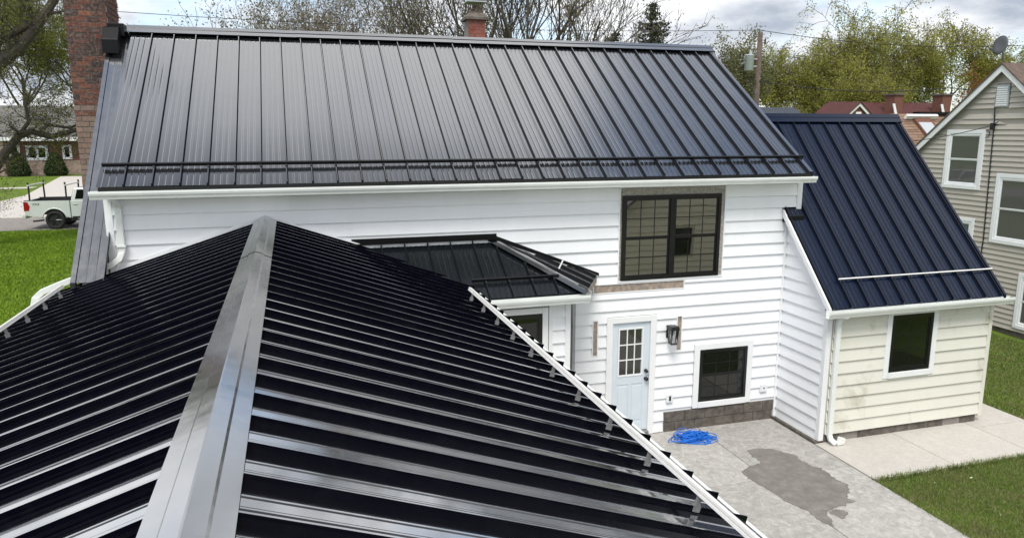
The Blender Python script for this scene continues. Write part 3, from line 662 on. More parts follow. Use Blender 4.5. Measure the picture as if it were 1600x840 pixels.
# --- small chimney behind the ridge
c2 = MB(); c2.box(3.632, 3.992, 15.306, 15.694, .6, 2.22); c2 = tag(mk('chimney', c2, 'mortar', house), 'small red brick chimney with a metal cap behind the ridge')
bme = MB(); bme.box(-.085, .085, 0, .03, 0, .062); b2m = mesh_from(bme, 'brick_far'); bme = MB(); bme.box(-.042, .042, 0, .03, 0, .062); b2h = mesh_from(bme, 'brick_far')
for r_ in range(12):
    z = 1.36 + r_ * .071
    for c, hf in ([(.09, 0), (.272, 0)] if r_ % 2 else [(.047, 1), (.181, 0), (.315, 1)]):
        place('brick', b2h if hf else b2m, c2, Matrix.Translation((3.627 + c, 15.30 - rng.uniform(0, .004), z)))
mb = MB(); mb.add([(3.57, 15.24, 2.20), (4.05, 15.24, 2.20), (4.05, 15.76, 2.20), (3.57, 15.76, 2.20), (3.57, 15.24, 2.25), (4.05, 15.24, 2.25), (4.05, 15.76, 2.25), (3.57, 15.76, 2.25), (3.66, 15.33, 2.34), (3.96, 15.33, 2.34), (3.96, 15.67, 2.34), (3.66, 15.67, 2.34)],
       [(0, 3, 2, 1), (0, 1, 5, 4), (1, 2, 6, 5), (2, 3, 7, 6), (3, 0, 4, 7), (4, 5, 9, 8), (5, 6, 10, 9), (6, 7, 11, 10), (7, 4, 8, 11), (8, 9, 10, 11)]); mk('crown', mb, 'block', c2)
mb = MB(); mb.box(3.66, 3.96, 15.33, 15.67, 2.34, 2.37)
for x in np.linspace(3.67, 3.95, 7): mb.tube([(x, 15.335, 2.37), (x, 15.335, 2.55)], .004, 4); mb.tube([(x, 15.665, 2.37), (x, 15.665, 2.55)], .004, 4)
for z in (2.42, 2.47, 2.52): mb.tube([(3.67, 15.335, z), (3.95, 15.335, z)], .003, 4)
mk('cap_mesh', mb, 'pole', c2)
mb = MB(); mb.box(3.61, 4.01, 15.29, 15.71, 2.55, 2.575); mk('cap_lid', mb, 'steel', c2)

# --- foreground wing roof
AX, AZ = -.383, -1.272; PR, PL = .350, .325
ERx = 2.43; ELx = -3.13
wroof = MB(); y0, y1 = -2.0, 11.0
wroof.prism([(AX, AZ - .02), (ERx - .08, AZ - .02 - (ERx - .08 - AX) * PR), (ERx - .08, AZ - .06 - (ERx - .08 - AX) * PR), (AX, AZ - .08), (ELx + .08, AZ - .06 - (AX - ELx - .08) * PL), (ELx + .08, AZ - .02 - (AX - ELx - .08) * PL)], lambda p: (p[0], y0, p[1]), lambda p: (p[0], y1, p[1]))
wroof = tag(mk('roof', wroof, 'flash', house), 'black glossy ribbed gable roof of the wing in the foreground')
WP = .303; dr_ = Vector((1, 0, -PR)).normalized(); dl_ = Vector((-1, 0, -PL)).normalized()
LR = (ERx - AX) / dr_.x; LL = (AX - ELx) / -dl_.x
roof_plane(wroof, (AX, 11.0 - .02, AZ), dr_, 42, WP, LR, 'roof_wing', 2, .0016)
roof_plane(wroof, (AX, 11.0 - 42 * WP, AZ), dl_, 42, WP, LL, 'roof_wing', 2, .0016)
ridge_cap(wroof, (AX, -1.75, AZ), (AX, 10.99, AZ), PL, PR, .150, 'cap', .048, 4)
# snow guards of the wing
nR = Vector((PR, 0, 1)).normalized(); nL = Vector((-PL, 0, 1)).normalized()
def rail_on_posts(xs_, slope_x, ylist, y0, y1):
    """square rail carried on small upright posts clamped to the seams"""
    gz = AZ - abs(xs_ - AX) * slope_x; up = nR if xs_ > AX else nL; dv = dr_ if xs_ > AX else dl_; base = Vector((xs_, 0, gz))
    mb = MB(); q = [(-.019, 0), (.019, 0), (.019, .014), (.010, .016), (.010, .024), (.019, .026), (.019, .040), (-.019, .040), (-.019, .026), (-.012, .024), (-.012, .016), (-.019, .014)]
    mb.prism(q, lambda p: base + dv * p[0] + up * (p[1] + .105) + Vector((0, y0, 0)), lambda p: base + dv * p[0] + up * (p[1] + .105) + Vector((0, y1, 0))); g_ = mk('snow_guard', mb, 'alu', house)
    for y in ylist:
        mb = MB(); pr = [(-.012, .030), (.012, .030), (.012, .108), (-.012, .108)]
        mb.prism(pr, lambda c: base + dv * c[0] + up * c[1] + Vector((0, y - .011, 0)), lambda c: base + dv * c[0] + up * c[1] + Vector((0, y + .011, 0)))
        pr = [(-.022, .012), (.022, .012), (.022, .05), (-.022, .05)]
        mb.prism(pr, lambda c: base + dv * c[0] + up * c[1] + Vector((0, y - .016, 0)), lambda c: base + dv * c[0] + up * c[1] + Vector((0, y + .016, 0))); mk('bracket', mb, 'alubr', g_)
rail_on_posts(2.09, PR, [10.98 - WP * k - .010 for k in range(7, 41, 2)], -1.7, 9.06)
rail_on_posts(-2.80, PL, [11.0 - WP * k + .010 for k in range(3, 41, 2)], -1.7, 10.30)
gutter('gutter', house, (ERx - .085, 10.2, AZ - (ERx - AX) * PR - .035), (ERx - .085, -2.0, AZ - (ERx - AX) * PR - .035), (1, 0, 0), s=1.35)
gutter('gutter', house, (ELx + .085, -2.0, AZ - (AX - ELx) * PL - .035), (ELx + .085, 10.8, AZ - (AX - ELx) * PL - .035), (-1, 0, 0))
mb = MB(); mb.box(-2.85, 2.12, -1.6, 10.98, -5.4, -2.25); mk('wall', mb, 'white', house)
# white flashing where the wing roof meets the wall, valley flashing pieces
mb = MB(); mb.prism([(AX, AZ + .075), (.92, AZ + .065 - (.92 - AX) * PR), (.92, AZ + .02 - (.92 - AX) * PR), (AX, AZ + .03), (-2.30, AZ + .02 - (AX + 2.30) * PL), (-2.30, AZ + .065 - (AX + 2.30) * PL)], lambda p: (p[0], 10.965, p[1]), lambda p: (p[0], 11.0, p[1])); mk('wall_flashing', mb, 'trim', house)

# --- small hip roof of the bump-out
HT = (11.0, -1.715); HE = (9.90, -2.375); hs = (HT[1] - HE[1]) / (HT[0] - HE[0])
apex = Vector((2.966, 11.0, HT[1])); cor = Vector((4.10, HE[0], HE[1])); wl_ = Vector((4.74, 11.0, HE[1] + .01))
hroof = MB(); d_ = .03
hroof.add([(.7, 11, HT[1] - d_), (2.966, 11, HT[1] - d_), (4.08, 9.93, HE[1] - d_), (.7, 9.93, HE[1] - d_), (.7, 11, HT[1] - .12), (2.966, 11, HT[1] - .12), (4.08, 9.93, HE[1] - .06), (.7, 9.93, HE[1] - .06), (4.70, 11, HE[1] - d_), (4.70, 11, HE[1] - .06)],
          [(0, 3, 2, 1), (4, 5, 6, 7), (3, 7, 6, 2), (0, 4, 7, 3), (1, 2, 8), (5, 9, 6), (2, 6, 9, 8), (1, 8, 9, 5), (0, 1, 5, 4)])
hroof = tag(mk('roof', hroof, 'flash', house), 'small black hipped metal roof over the bump-out')
dh = Vector((0, HE[0] - HT[0], HE[1] - HT[1])); hip = cor - apex
hn = hip.cross(Vector((0, 0, 1))).normalized()              # points to +X side or -X side
if hn.x > 0: hn = -hn
for o in roof_plane(hroof, (1.23 + .010 + .35 * 9, 11.0, HT[1]), dh, 11, .35, dh.length, 'roof_hip', 3): clip(o, [(apex, hn), ((.7, 0, 0), (1, 0, 0))])
e1 = (wl_ - cor).normalized(); nrm = (apex - cor).cross(e1).normalized()
if nrm.z < 0: nrm = -nrm
dn2 = nrm.cross(e1); dn2 = dn2 if dn2.z < 0 else -dn2
Lh = abs((cor - apex).dot(dn2)); ac2 = dn2.cross(nrm)
st = apex - ac2 * 1.4
for o in roof_plane(hroof, st, dn2, 9, .35, Lh, 'roof_hip', 3): clip(o, [(apex, -hn), ((0, 11.0, 0), (0, -1, 0))])
mb = MB(); side = hip.cross(Vector((0, 0, 1))).normalized(); hu = side.cross(hip.normalized()); hu = hu if hu.z > 0 else -hu
mb.prism([(-.12, .012), (-.05, .042), (0, .05), (.05, .042), (.12, .012), (.12, .008), (0, .044), (-.12, .008)], lambda q: apex + side * q[0] + hu * q[1] - hip.normalized() * .03, lambda q: cor + side * q[0] + hu * q[1] + hip.normalized() * .04); mk('hip_cap', mb, 'cap', hroof)
mb = MB(); mb.box(.8, 3.02, 10.90, 10.985, HT[1] + .035, HT[1] + .05); mb.box(.8, 3.02, 10.972, 10.986, HT[1] + .05, HT[1] + .12); mk('head_flashing', mb, 'flash', hroof)
mb = MB(); mb.prism([(2.966, HT[1] + .10), (4.76, HE[1] + .06), (4.76, HE[1] + .01), (2.966, HT[1] + .03)], lambda p: (p[0], 10.962, p[1]), lambda p: (p[0], 10.985, p[1])); mk('side_flashing', mb, 'flash', hroof)
nh = Vector((0, -hs, 1)).normalized(); gy2 = 10.19; gz2 = HT[1] - (11 - gy2) * hs
snow_guard(house, [Vector((1.23 + .0 + .35 * k, gy2, gz2)) + nh * .042 for k in range(4, 8)], ((2.42, gy2, gz2), (3.76, gy2, gz2)), 'black', 'black', nh, dh, .085)
mb = MB(); q0 = apex + hip * .62 + Vector((.22, .18, .02)); mb.tube([q0 + Vector((-.02, -.01, -.03)), q0 + Vector((.08, .05, .11))], .012, 6); tag(mk('snow_clip', mb, 'alu', hroof), 'lone silver snow clip on the small hip roof')
gutter('gutter', house, (2.2, 9.90, HE[1] - .02), (4.13, 9.90, HE[1] - .02), (0, -1, 0))
mb = MB(); mb.prism([(4.10, 9.89), (4.74, 11.0), (4.70, 11.0), (4.07, 9.92)], lambda p: (p[0], p[1], HE[1] - .09), lambda p: (p[0], p[1], HE[1] + .01)); mk('fascia', mb, 'wood', house)
# bump-out walls
bump_w = MB(); bump_w.prism([(2.0, 10.165), (3.94, 10.165), (4.36, 11.0), (2.0, 11.0)], lambda p: (p[0], p[1], -5.4), lambda p: (p[0], p[1], -2.42)); bump_w = mk('wall', bump_w, 'white', house)
F1 = Fr((0, 10.15, 0), (1, 0, 0), (0, -1, 0))
siding(bump_w, F1, 3.66, 3.86, -5.2, -2.56, -1.34, [], 'white'); siding(bump_w, F1, 2.1, 2.55, -5.2, -2.56, -1.34, [], 'white')
mb = MB(); F1.box(mb, 2.0, 3.94, 0, .02, -2.56, -2.44); F1.box(mb, 3.60, 3.66, 0, .03, -5.2, -2.56); mk('frieze_board', mb, 'trim', house)
mb = MB(); F1.box(mb, 3.86, 3.945, -.01, .035, -5.2, -2.56); mk('corner_board', mb, 'trim', house)
mb = MB(); mb.prism([(3.962, 10.14), (4.01, 10.19), (4.37, 10.985), (4.345, 10.985)], lambda p: (p[0], p[1], -5.2), lambda p: (p[0], p[1], -2.45)); tag(mk('side_strip', mb, 'black', house), 'black strip down the angled side of the bump-out')  # dark upright strip along the angled side wall
window(house, F1, 2.62, 3.49, -3.75, -2.70, 'black', 'glass2', 1, (2, 1), .09, sash=True, depth=.04, label='black window of the bump-out half hidden by the wing roof')

# --- addition at the right
F2 = Fr((0, 9.8, 0), (1, 0, 0), (0, -1, 0)); F3 = Fr((8.36, 0, 0), (0, -1, 0), (-1, 0, 0))
NE, NZ = 9.60, -2.865; NRY, NRZ = 12.45, .225; ns_ = (NRZ - NZ) / (NRY - NE)
aw = MB(); aw.prism([(9.812, -5.12), (15.1, -5.12), (15.1, -2.7), (12.45, .10), (9.812, -2.74)], lambda p: (8.372, p[0], p[1]), lambda p: (11.86, p[0], p[1])); aw = tag(mk('wall', aw, 'cream', house), 'addition walls, cream in front and white at the side')
siding(aw, F2, 8.47, 11.80, -5.10, -2.93, -5.10, [(9.56, 10.64, -4.22, -3.0)], 'cream', .213)
side_w = MB(); F3.box(side_w, -10.99, -9.8, -.012, -.006, -5.14, -2.8); side_w = mk('wall', side_w, 'white', house)
siding(side_w, F3, -10.975, -9.85, -5.20, -1.5, -1.34 - .205 * 19, [], 'white', .205, 9, top=lambda u: NZ + (-u - NE) * ns_ - .10)
mb = MB(); F2.box(mb, 8.335, 8.435, -.06, .034, -5.2, -2.93); mk('corner_board', mb, 'trim', house, bev=.004)
mb = MB(); F2.box(mb, 11.80, 11.88, -.05, .034, -5.14, -2.93); mk('corner_board', mb, 'cream', house, bev=.004)
mb = MB(); F2.box(mb, 8.34, 11.86, 0, .02, -2.93, -2.88); mk('frieze_board', mb, 'cream', house)
mb = MB(); F2.box(mb, 8.40, 11.78, -.05, -.004, -5.4, -5.12); af = mk('foundation', mb, 'mortar', house)
for k in range(9):
    a = 8.42 + .375 * k; mb = MB(); F2.box(mb, a, min(a + .37, 11.775), -.02, .002 - rng.uniform(0, .01), -5.27, -5.105); mk('block', mb, 'block', af, bev=.005)
mb = MB(); mb.box(8.285, 8.372, 9.79, 11.0, -5.4, -5.205); mk('foundation', mb, 'block', house)
window(house, F2, 9.66, 10.54, -4.115, -3.10, 'black', 'glass2', 1, (2, 3), .10, sash=False, depth=.035, fw=.06, label='black framed window with white casing on the cream addition')
nroof = MB(); nroof.prism([(NE + .05, NZ + .02), (NRY, NRZ - .05), (15.27, NZ - .02), (15.27, NZ - .09), (NRY, NRZ - .12), (NE + .05, NZ - .05)], lambda p: (8.26, p[0], p[1]), lambda p: (11.86, p[0], p[1])); nroof = tag(mk('roof', nroof, 'flash', house), 'steep black metal roof of the addition with sky reflection painted navy')
dnn = Vector((0, NE - NRY, NZ - NRZ))
for o in roof_plane(nroof, (8.626 + .010 + .352 * 9, NRY, NRZ), dnn, 11, .352, dnn.length, 'roof_sky_tint', 3): clip(o, [((8.23, 0, 0), (1, 0, 0)), ((11.9, 0, 0), (-1, 0, 0))])
roof_plane(nroof, (8.4, NRY, NRZ), (0, 2.85, NZ - NRZ), 10, .352, dnn.length, 'roof_sky_tint', 3)
ridge_cap(nroof, (8.62, NRY, NRZ), (11.93, NRY, NRZ), ns_, ns_, .13, 'roof_sky_tint', .062, 1)
mb = MB(); mb.prism([(NE, NZ + .03), (NRY, NRZ + .035), (NRY, NRZ - .06), (NE, NZ - .08)], lambda p: (11.865, p[0], p[1]), lambda p: (11.915, p[0], p[1])); mk('rake_trim', mb, 'roof_sky_tint', nroof)
mb = MB(); mb.prism([(NE, NZ + .012), (10.96, NZ + .012 + (10.96 - NE) * ns_), (10.96, NZ - .10 + (10.96 - NE) * ns_), (NE, NZ - .10)], lambda p: (8.215, p[0], p[1]), lambda p: (8.25, p[0], p[1])); mk('rake_trim', mb, 'trim', nroof)
mb = MB(); mb.box(8.24, 8.55, 10.80, 11.0, -1.60, -1.475); mb.prism([(10.78, -1.62), (11.0, -1.42), (11.0, -1.47), (10.78, -1.66)], lambda p: (8.5, p[0], p[1]), lambda p: (8.75, p[0], p[1])); mk('flashing', mb, 'flash', house, bev=.01)
nn_ = Vector((0, -ns_, 1)).normalized(); gy3 = 9.955; gz3 = NRZ + (gy3 - NRY) * ns_
snow_guard(house, [Vector((8.626 + .0 + .352 * k, gy3, gz3)) + nn_ * .042 for k in range(9)], ((8.60, gy3, gz3), (11.88, gy3, gz3)), 'alu', 'black', nn_, dnn, .075, .018, .010)
gutter('gutter', house, (8.16, NE + .02, NZ - .015), (12.02, NE + .02, NZ - .015), (0, -1, 0))
mb = MB(); rect_tube(mb, [(8.53, 9.56, -2.99), (8.53, 9.66, -3.03), (8.53, 9.735, -3.10), (8.53, 9.735, -5.10), (8.535, 9.70, -5.17), (8.56, 9.60, -5.215)], .085, .062); mk('downspout', mb, 'gutter', house, bev=.006)
mb = MB(); mb.prism([(8.60, -5.245), (8.74, -5.235), (8.76, -5.14), (8.64, -5.10)], lambda p: (p[0], 9.66, p[1]), lambda p: (p[0], 9.60, p[1])); mk('downspout_shoe', mb, 'gutter', house, bev=.008)

# ------------------------------------------------------------------ things on and by the house
lan = root('wall_lantern', (6.09, 10.9, -3.65), 'black box lantern with clear glass on the wall right of the door', 'lantern')
mb = MB(); F0.box(mb, 6.04, 6.15, .02, .045, -3.52, -3.30); mk('back_plate', mb, 'black', lan, bev=.004)
mb = MB(); F0.box(mb, 6.075, 6.105, .045, .10, -3.36, -3.335); mk('arm', mb, 'black', lan)
mb = MB()
t0, t1 = [(6.03, .09), (6.17, .09), (6.17, .23), (6.03, .23)], [(6.05, .11), (6.15, .11), (6.15, .21), (6.05, .21)]
for a, b in zip(t0, t1): mb.tube([F0.p(a[0], a[1], -3.345), F0.p(b[0], b[1], -3.60)], .008, 4)
for i in range(4):
    a, b = t1[i], t1[(i + 1) % 4]; mb.tube([F0.p(*a, -3.60), F0.p(*b, -3.60)], .008, 4)
mk('frame', mb, 'black', lan)
mb = MB(); mb.prism([(6.015, .075), (6.185, .075), (6.185, .245), (6.015, .245)], lambda p: F0.p(p[0], p[1], -3.345), lambda p: F0.p(6.10 + (p[0] - 6.10) * .82, .16 + (p[1] - .16) * .82, -3.285)); mk('roof_cap', mb, 'black', lan)
mb = MB()
for i in range(4):
    a, b, c, d = t0[i], t0[(i + 1) % 4], t1[(i + 1) % 4], t1[i]; k = len(mb.v); mb.v += [tuple(F0.p(*a, -3.347)), tuple(F0.p(*b, -3.347)), tuple(F0.p(*c, -3.596)), tuple(F0.p(*d, -3.596))]; mb.f.append((k, k + 1, k + 2, k + 3))
mk('glass', mb, 'clear', lan, recalc=False)
mb = MB(); mb.tube([F0.p(6.10, .16, -3.35), F0.p(6.10, .16, -3.42), F0.p(6.10, .16, -3.44), F0.p(6.10, .16, -3.48), F0.p(6.10, .16, -3.52)], [.014, .014, .022, .028, .012], 8); mk('bulb', mb, 'lampw', lan, smooth=True)
# tangled blue cord
pts = []; r2 = random.Random(4); cxx, cyy = 6.40, 10.60; hd = 0.0
for lp in range(46):                                   # loop after loop, thrown down loosely
    stray = lp % 7 == 3; rr = r2.uniform(.08, .22) if not stray else r2.uniform(.18, .32)
    ox, oy = r2.gauss(0, .10), r2.gauss(.0, .05)
    if stray: ox += r2.uniform(-.12, .22); oy -= r2.uniform(.02, .14)
    sq = r2.uniform(.55, 1.0); tl = r2.uniform(-.6, .6); hz = (0 if stray else r2.uniform(0, .085)); n = 15
    for k in range(n):
        a = hd + 2 * math.pi * k / n; ux, uy = rr * math.cos(a), rr * sq * math.sin(a)
        pts.append((cxx + ox + ux * math.cos(tl) - uy * math.sin(tl), cyy + oy + (ux * math.sin(tl) + uy * math.cos(tl)) * .8, -5.25 + .010 + hz * (.6 + .4 * math.sin(a * 2 + lp))))
    hd += r2.uniform(-.8, .8)
q_ = [Vector(p) for p in pts]; pts = []
for k in range(len(q_) - 3):                           # smooth the run
    for t in (0, .5):
        a_, b_, c_, d_ = q_[k:k + 4]; pts.append(.5 * ((2 * b_) + (c_ - a_) * t + (2 * a_ - 5 * b_ + 4 * c_ - d_) * t * t + (3 * b_ - a_ - 3 * c_ + d_) * t ** 3))
mb = MB(); mb.tube(pts, .0068, 5); tag(mk('extension_cord', mb, 'cord', smooth=True, recalc=False), 'tangled bright blue cord heaped on the concrete by the foundation', 'cord')

# ------------------------------------------------------------------ tan neighbour house
NX = 17.77; nb = root('neighbour_house', (20, 15.1, -5.27), 'tan sided two storey gable house at the right edge', 'house')
FN = Fr((NX, 0, 0), (0, -1, 0), (-1, 0, 0)); PKY, PKZ, NSL = 15.1, 1.62, .856; eY = 3.9; eZ = PKZ - eY * NSL
wb = MB(); wb.prism([(PKY - eY, -5.12), (PKY - eY, eZ), (PKY, PKZ), (PKY + eY, eZ), (PKY + eY, -5.12)], lambda p: (NX + .02, p[0], p[1]), lambda p: (NX + 8, p[0], p[1])); wb = mk('wall', wb, 'tan', nb)
wh = [(-16.65, -15.46, -1.60, -.02), (-14.97, -13.6, -2.93, -1.14), (-16.9, -15.48, -3.8, -2.39), (-14.02, -12.7, -5.05, -3.62), (-15.30, -14.88, .54, 1.16)]
siding(wb, FN, -PKY - eY, -PKY + eY, -5.13, PKZ, -5.13, wh, 'tan', .135, 3.8, top=lambda u: PKZ - abs(-u - PKY) * NSL - .06)
mb = MB(); FN.box(mb, -PKY - eY + .05, -PKY + eY - .05, -.2, -.02, -5.45, -5.13); mk('foundation', mb, 'block', nb)
window(nb, FN, -16.56, -15.55, -1.51, -.11, 'trim', 'glass3', 1, None, .10, depth=.04, label='white sash window high on the tan gable')
window(nb, FN, -14.88, -13.7, -2.84, -1.23, 'trim', 'glass3', 1, None, .10, depth=.04, label='white sash window cut by the right edge of the picture')
window(nb, FN, -16.8, -15.57, -3.7, -2.48, 'trim', 'glass3', 1, None, .09, depth=.04, label='white window half hidden behind the addition roof')
window(nb, FN, -13.93, -12.8, -4.95, -3.70, 'trim', 'glass3', 1, None, .09, depth=.04, label='white ground floor window at the right edge')
mb = MB(); FN.box(mb, -15.27, -14.91, 0, .05, .57, 1.13); lv = mk('gable_vent', mb, 'steel', nb)
for k in range(9):
    mb = MB(); w = .60 + k * .055; FN.box(mb, -15.24, -14.94, .05, .064, w, w + .034); mk('louvre', mb, 'trim', lv)
for s_ in (-1, 1):
    mb = MB(); mb.prism([(PKY, PKZ + .03), (PKY, PKZ - .16), (PKY + s_ * (eY + .3), eZ - .16 - .3 * NSL), (PKY + s_ * (eY + .3), eZ + .03 - .3 * NSL)], lambda p: (NX - .16, p[0], p[1]), lambda p: (NX - .12, p[0], p[1])); mk('rake_board', mb, 'trim', nb)
    mb = MB(); mb.prism([(PKY, PKZ + .06), (PKY, PKZ + .02), (PKY + s_ * (eY + .35), eZ + .02 - .35 * NSL), (PKY + s_ * (eY + .35), eZ + .06 - .35 * NSL)], lambda p: (NX - .19, p[0], p[1]), lambda p: (NX + 8.2, p[0], p[1])); mk('roof_slope', mb, 'brownshingle', nb)
mb = MB(); mb.tube([FN.p(-15.26, .05, .57), FN.p(-15.24, .03, .2), FN.p(-15.22, .03, -.5), FN.p(-15.15, .03, -2.9), FN.p(-15.17, .03, -3.4), FN.p(-15.12, .03, -5.0)], .018, 5); mk('cable_conduit', mb, 'cable', nb)
mb = MB(); FN.box(mb, -15.30, -15.20, .03, .10, .0, .16); mb.tube([FN.p(-15.25, .06, .1), FN.p(-15.05, .12, .2)], .014, 5); mk('service_bracket', mb, 'cable', nb)
mb = MB(); mb.tube([FN.p(-15.42 + .09 * math.cos(a), .04, -.12 + .09 * math.sin(a)) for a in np.linspace(0, 2 * math.pi, 14)], .008, 4); mk('cable_loop', mb, 'cable', nb)
sd_ = root('satellite_dish', (18.0, 15.45, 1.5), 'grey satellite dish on the peak of the tan house', 'dish')
mb = MB(); c = Vector((17.95, 15.52, 2.16)); ax = Vector((-.85, -.22, .30)).normalized(); u_ = ax.cross(Vector((0, 0, 1))).normalized(); v_ = u_.cross(ax)
nn = 20; mb.v = [tuple(c - ax * .05)]
for ring in (.5, 1):
    mb.v += [tuple(c + (u_ * math.cos(2 * math.pi * k / nn) * .19 + v_ * math.sin(2 * math.pi * k / nn) * .26) * ring - ax * .05 * (1 - ring * ring)) for k in range(nn)]
mb.f = [(0, 1 + k, 1 + (k + 1) % nn) for k in range(nn)] + [(1 + k, 1 + nn + k, 1 + nn + (k + 1) % nn, 1 + (k + 1) % nn) for k in range(nn)]
o = mk('dish', mb, 'dish', sd_, True, recalc=False); o.modifiers.new('thick', 'SOLIDIFY').thickness = .012
mb = MB(); mb.tube([c - ax * .05, c - ax * .14, (18.02, 15.45, 1.85), (18.03, 15.42, 1.6)], .022, 6); mk('mast', mb, 'dish', sd_)
mb = MB(); mb.tube([c - v_ * .26, c - v_ * .26 + ax * .34], .012, 5); mb.box(*(lambda q: (q.x - .03, q.x + .03, q.y - .03, q.y + .03, q.z - .03, q.z + .03))(c - v_ * .26 + ax * .36)); mk('feed_arm', mb, 'dish', sd_)
def wire(label, pts, sag, r=.012, n=14, name='power_line'):
    mb = MB(); P = []
    for (a, b) in zip(pts[:-1], pts[1:]):
        a, b = Vector(a), Vector(b)
        for i in range(n):
            t = i / n; P.append(a.lerp(b, t) - Vector((0, 0, sag * 4 * t * (1 - t))))
    P.append(Vector(pts[-1])); mb.tube(P, r, 4); return tag(mk(name, mb, 'cable', recalc=False), label, 'cable')
wire('thin service cable strung to the bracket on the tan gable', [(17.65, 15.22, .1), (14.6, 18.5, -.35), (13, 25, .3)], .25, .01)

# ------------------------------------------------------------------ house behind the photographer (seen reflected in the upper window)
rh = root('rear_house', (12.5, 0, -5.25), 'beige gabled house reflected in the upstairs window', 'house')
FR = Fr((0, 1.0, 0), (-1, 0, 0), (0, 1, 0))
wb = MB(); wb.prism([(9.7, -5.25), (16.5, -5.25), (16.5, -2.4), (13.1, .0), (9.7, -2.4)], lambda p: (p[0], .98, p[1]), lambda p: (p[0], -5.5, p[1])); wb = mk('wall', wb, 'beige', rh)
siding(wb, FR, -16.5, -9.7, -5.2, .0, -5.2, [(-12.4, -11.6, -4.1, -3.0)], 'beige', .2, 9, top=lambda u: -2.4 + (3.4 - abs(-u - 13.1)) * .706 - .05)
window(rh, FR, -12.3, -11.7, -4.0, -3.1, 'black', 'glass2', 1, None, .0, depth=.04)
for s_ in (-1, 1):
    mb = MB(); mb.prism([(13.1, .10), (13.1, .0), (13.1 + s_ * 4.0, -2.83), (13.1 + s_ * 4.0, -2.73)], lambda p: (p[0], 1.5, p[1]), lambda p: (p[0], -6, p[1])); mk('roof_slope', mb, 'shingle', rh)

# ------------------------------------------------------------------ far houses on the right
th = root('tan_roof_house', (31, 32, -4.9), 'house with tan shingled roof and dormer behind the addition roof', 'house')
mb = MB(); mb.box(31.0, 44, 29.2, 36, -5.3, -2.2); mk('wall', mb, 'farstone', th)
slp = MB(); slp.prism([(28.6, -2.85), (32.6, .80), (36.6, -2.85), (36.6, -3.05), (28.6, -3.05)], lambda p: (30.7 - (32.6 - p[0]) * 1.0 if p[0] < 32.7 else 30.7 - (p[0] - 32.6) * 1.0, p[0], p[1]), lambda p: (45, p[0], p[1])); slp = mk('roof', slp, 'tanshingle', th)
dt = Vector((0, 28.6 - 32.6, -3.65)); Lt = dt.length; dt.normalize(); nt_ = Vector((0, dt.z, -dt.y)); nt_ = nt_ if nt_.z > 0 else -nt_
for r_ in range(26):
    for c_ in range(9):
        p = Vector((0, 32.6, .80)) + dt * (r_ * .2); x0 = 30.72 - (32.6 - p.y) * 1.0 + c_ * .62 + (.31 if r_ % 2 else 0)
        if r_ * .2 > 4.6: continue
        mb = MB(); k = [Vector((x, 0, 0)) + p + dt * s + nt_ * h for x in (x0, x0 + .60) for s, h in ((0, .012), (.22, .035), (.22, .005))]
        mb.add(k, [(0, 1, 4, 3), (1, 2, 5, 4), (0, 2, 1), (3, 4, 5)]); mk('shingle', mb, 'tanshingle', slp)
mb = MB(); mb.box(32.4, 38.5, 32.35, 32.8, .78, .92); mk('ridge', mb, 'flash', th)
def on_slope(x0, x1, s0, s1, h0, h1):
    mb = MB(); rp = Vector((0, 32.6, .80)); k = [rp + Vector((x, 0, 0)) + dt * q + nt_ * h for h in (h0, h1) for q in (s0, s1) for x in (x0, x1)]
    return mb.add(k, [(0, 2, 3, 1), (4, 5, 7, 6), (0, 1, 5, 4), (2, 6, 7, 3), (0, 4, 6, 2), (1, 3, 7, 5)])
dm = mk('dormer', on_slope(31.85, 32.95, .45, 2.2, .0, .16), 'farbrick', th)
mk('dormer_window', on_slope(31.9, 32.75, .85, 2.1, .16, .19), 'steel', dm); mk('dormer_roof', on_slope(31.35, 33.4, .34, .48, .05, .30), 'trim', dm)
rdh = root('red_roof_house', (58, 62, -4.2), 'far house with dark red roof and two brick chimneys', 'house')
mb = MB(); mb.box(51, 66, 60.5, 67, -4.5, .6); mk('wall', mb, 'farbrick', rdh)
mb = MB(); mb.prism([(60.0, .35), (64, 2.75), (68, .35), (68, .15), (60, .15)], lambda p: (52.4, p[0], p[1]), lambda p: (66.5, p[0], p[1])); mk('roof', mb, 'redroof', rdh)
mb = MB(); mb.prism([(49.0, .3), (53.8, .3), (51.4, 2.3)], lambda p: (p[0], 58.5, p[1]), lambda p: (p[0], 62, p[1])); gb = mk('gable', mb, 'farbrick', rdh)
for a, b in (((48.6, .15), (51.4, 2.45)), ((51.4, 2.45), (54.2, .15))):
    mb = MB(); mb.prism([a, b, (b[0], b[1] - .3), (a[0], a[1] - .3)], lambda p: (p[0], 58.30, p[1]), lambda p: (p[0], 58.42, p[1])); mk('rake_board', mb, 'trim', gb)
    mb = MB(); mb.prism([(a[0], a[1] + .1), (b[0], b[1] + .1), (b[0], b[1] + .01), (a[0], a[1] + .01)], lambda p: (p[0], 58.2, p[1]), lambda p: (p[0], 63, p[1])); mk('gable_roof', mb, 'redroof', gb)
mb = MB(); mb.box(51.1, 51.7, 58.40, 58.48, 1.0, 1.6); mk('vent', mb, 'trim', gb)
for x, t_ in ((57.9, 3.35), (63.9, 3.4)):
    mb = MB(); mb.box(x, x + 1.05, 61.0, 62.3, 0, t_); c_ = mk('chimney', mb, 'farbrick', rdh)
    mb = MB(); mb.box(x - .12, x + 1.17, 60.88, 62.42, t_, t_ + .15); mk('crown', mb, 'block', c_)
    mb = MB(); mb.prism([(x - .3, 2.5), (x - .02, 2.5), (x + .5, 1.15), (x + .2, 1.05)], lambda p: (p[0], 60.9, p[1]), lambda p: (p[0], 60.98, p[1])); mk('flashing', mb, 'trim', c_)
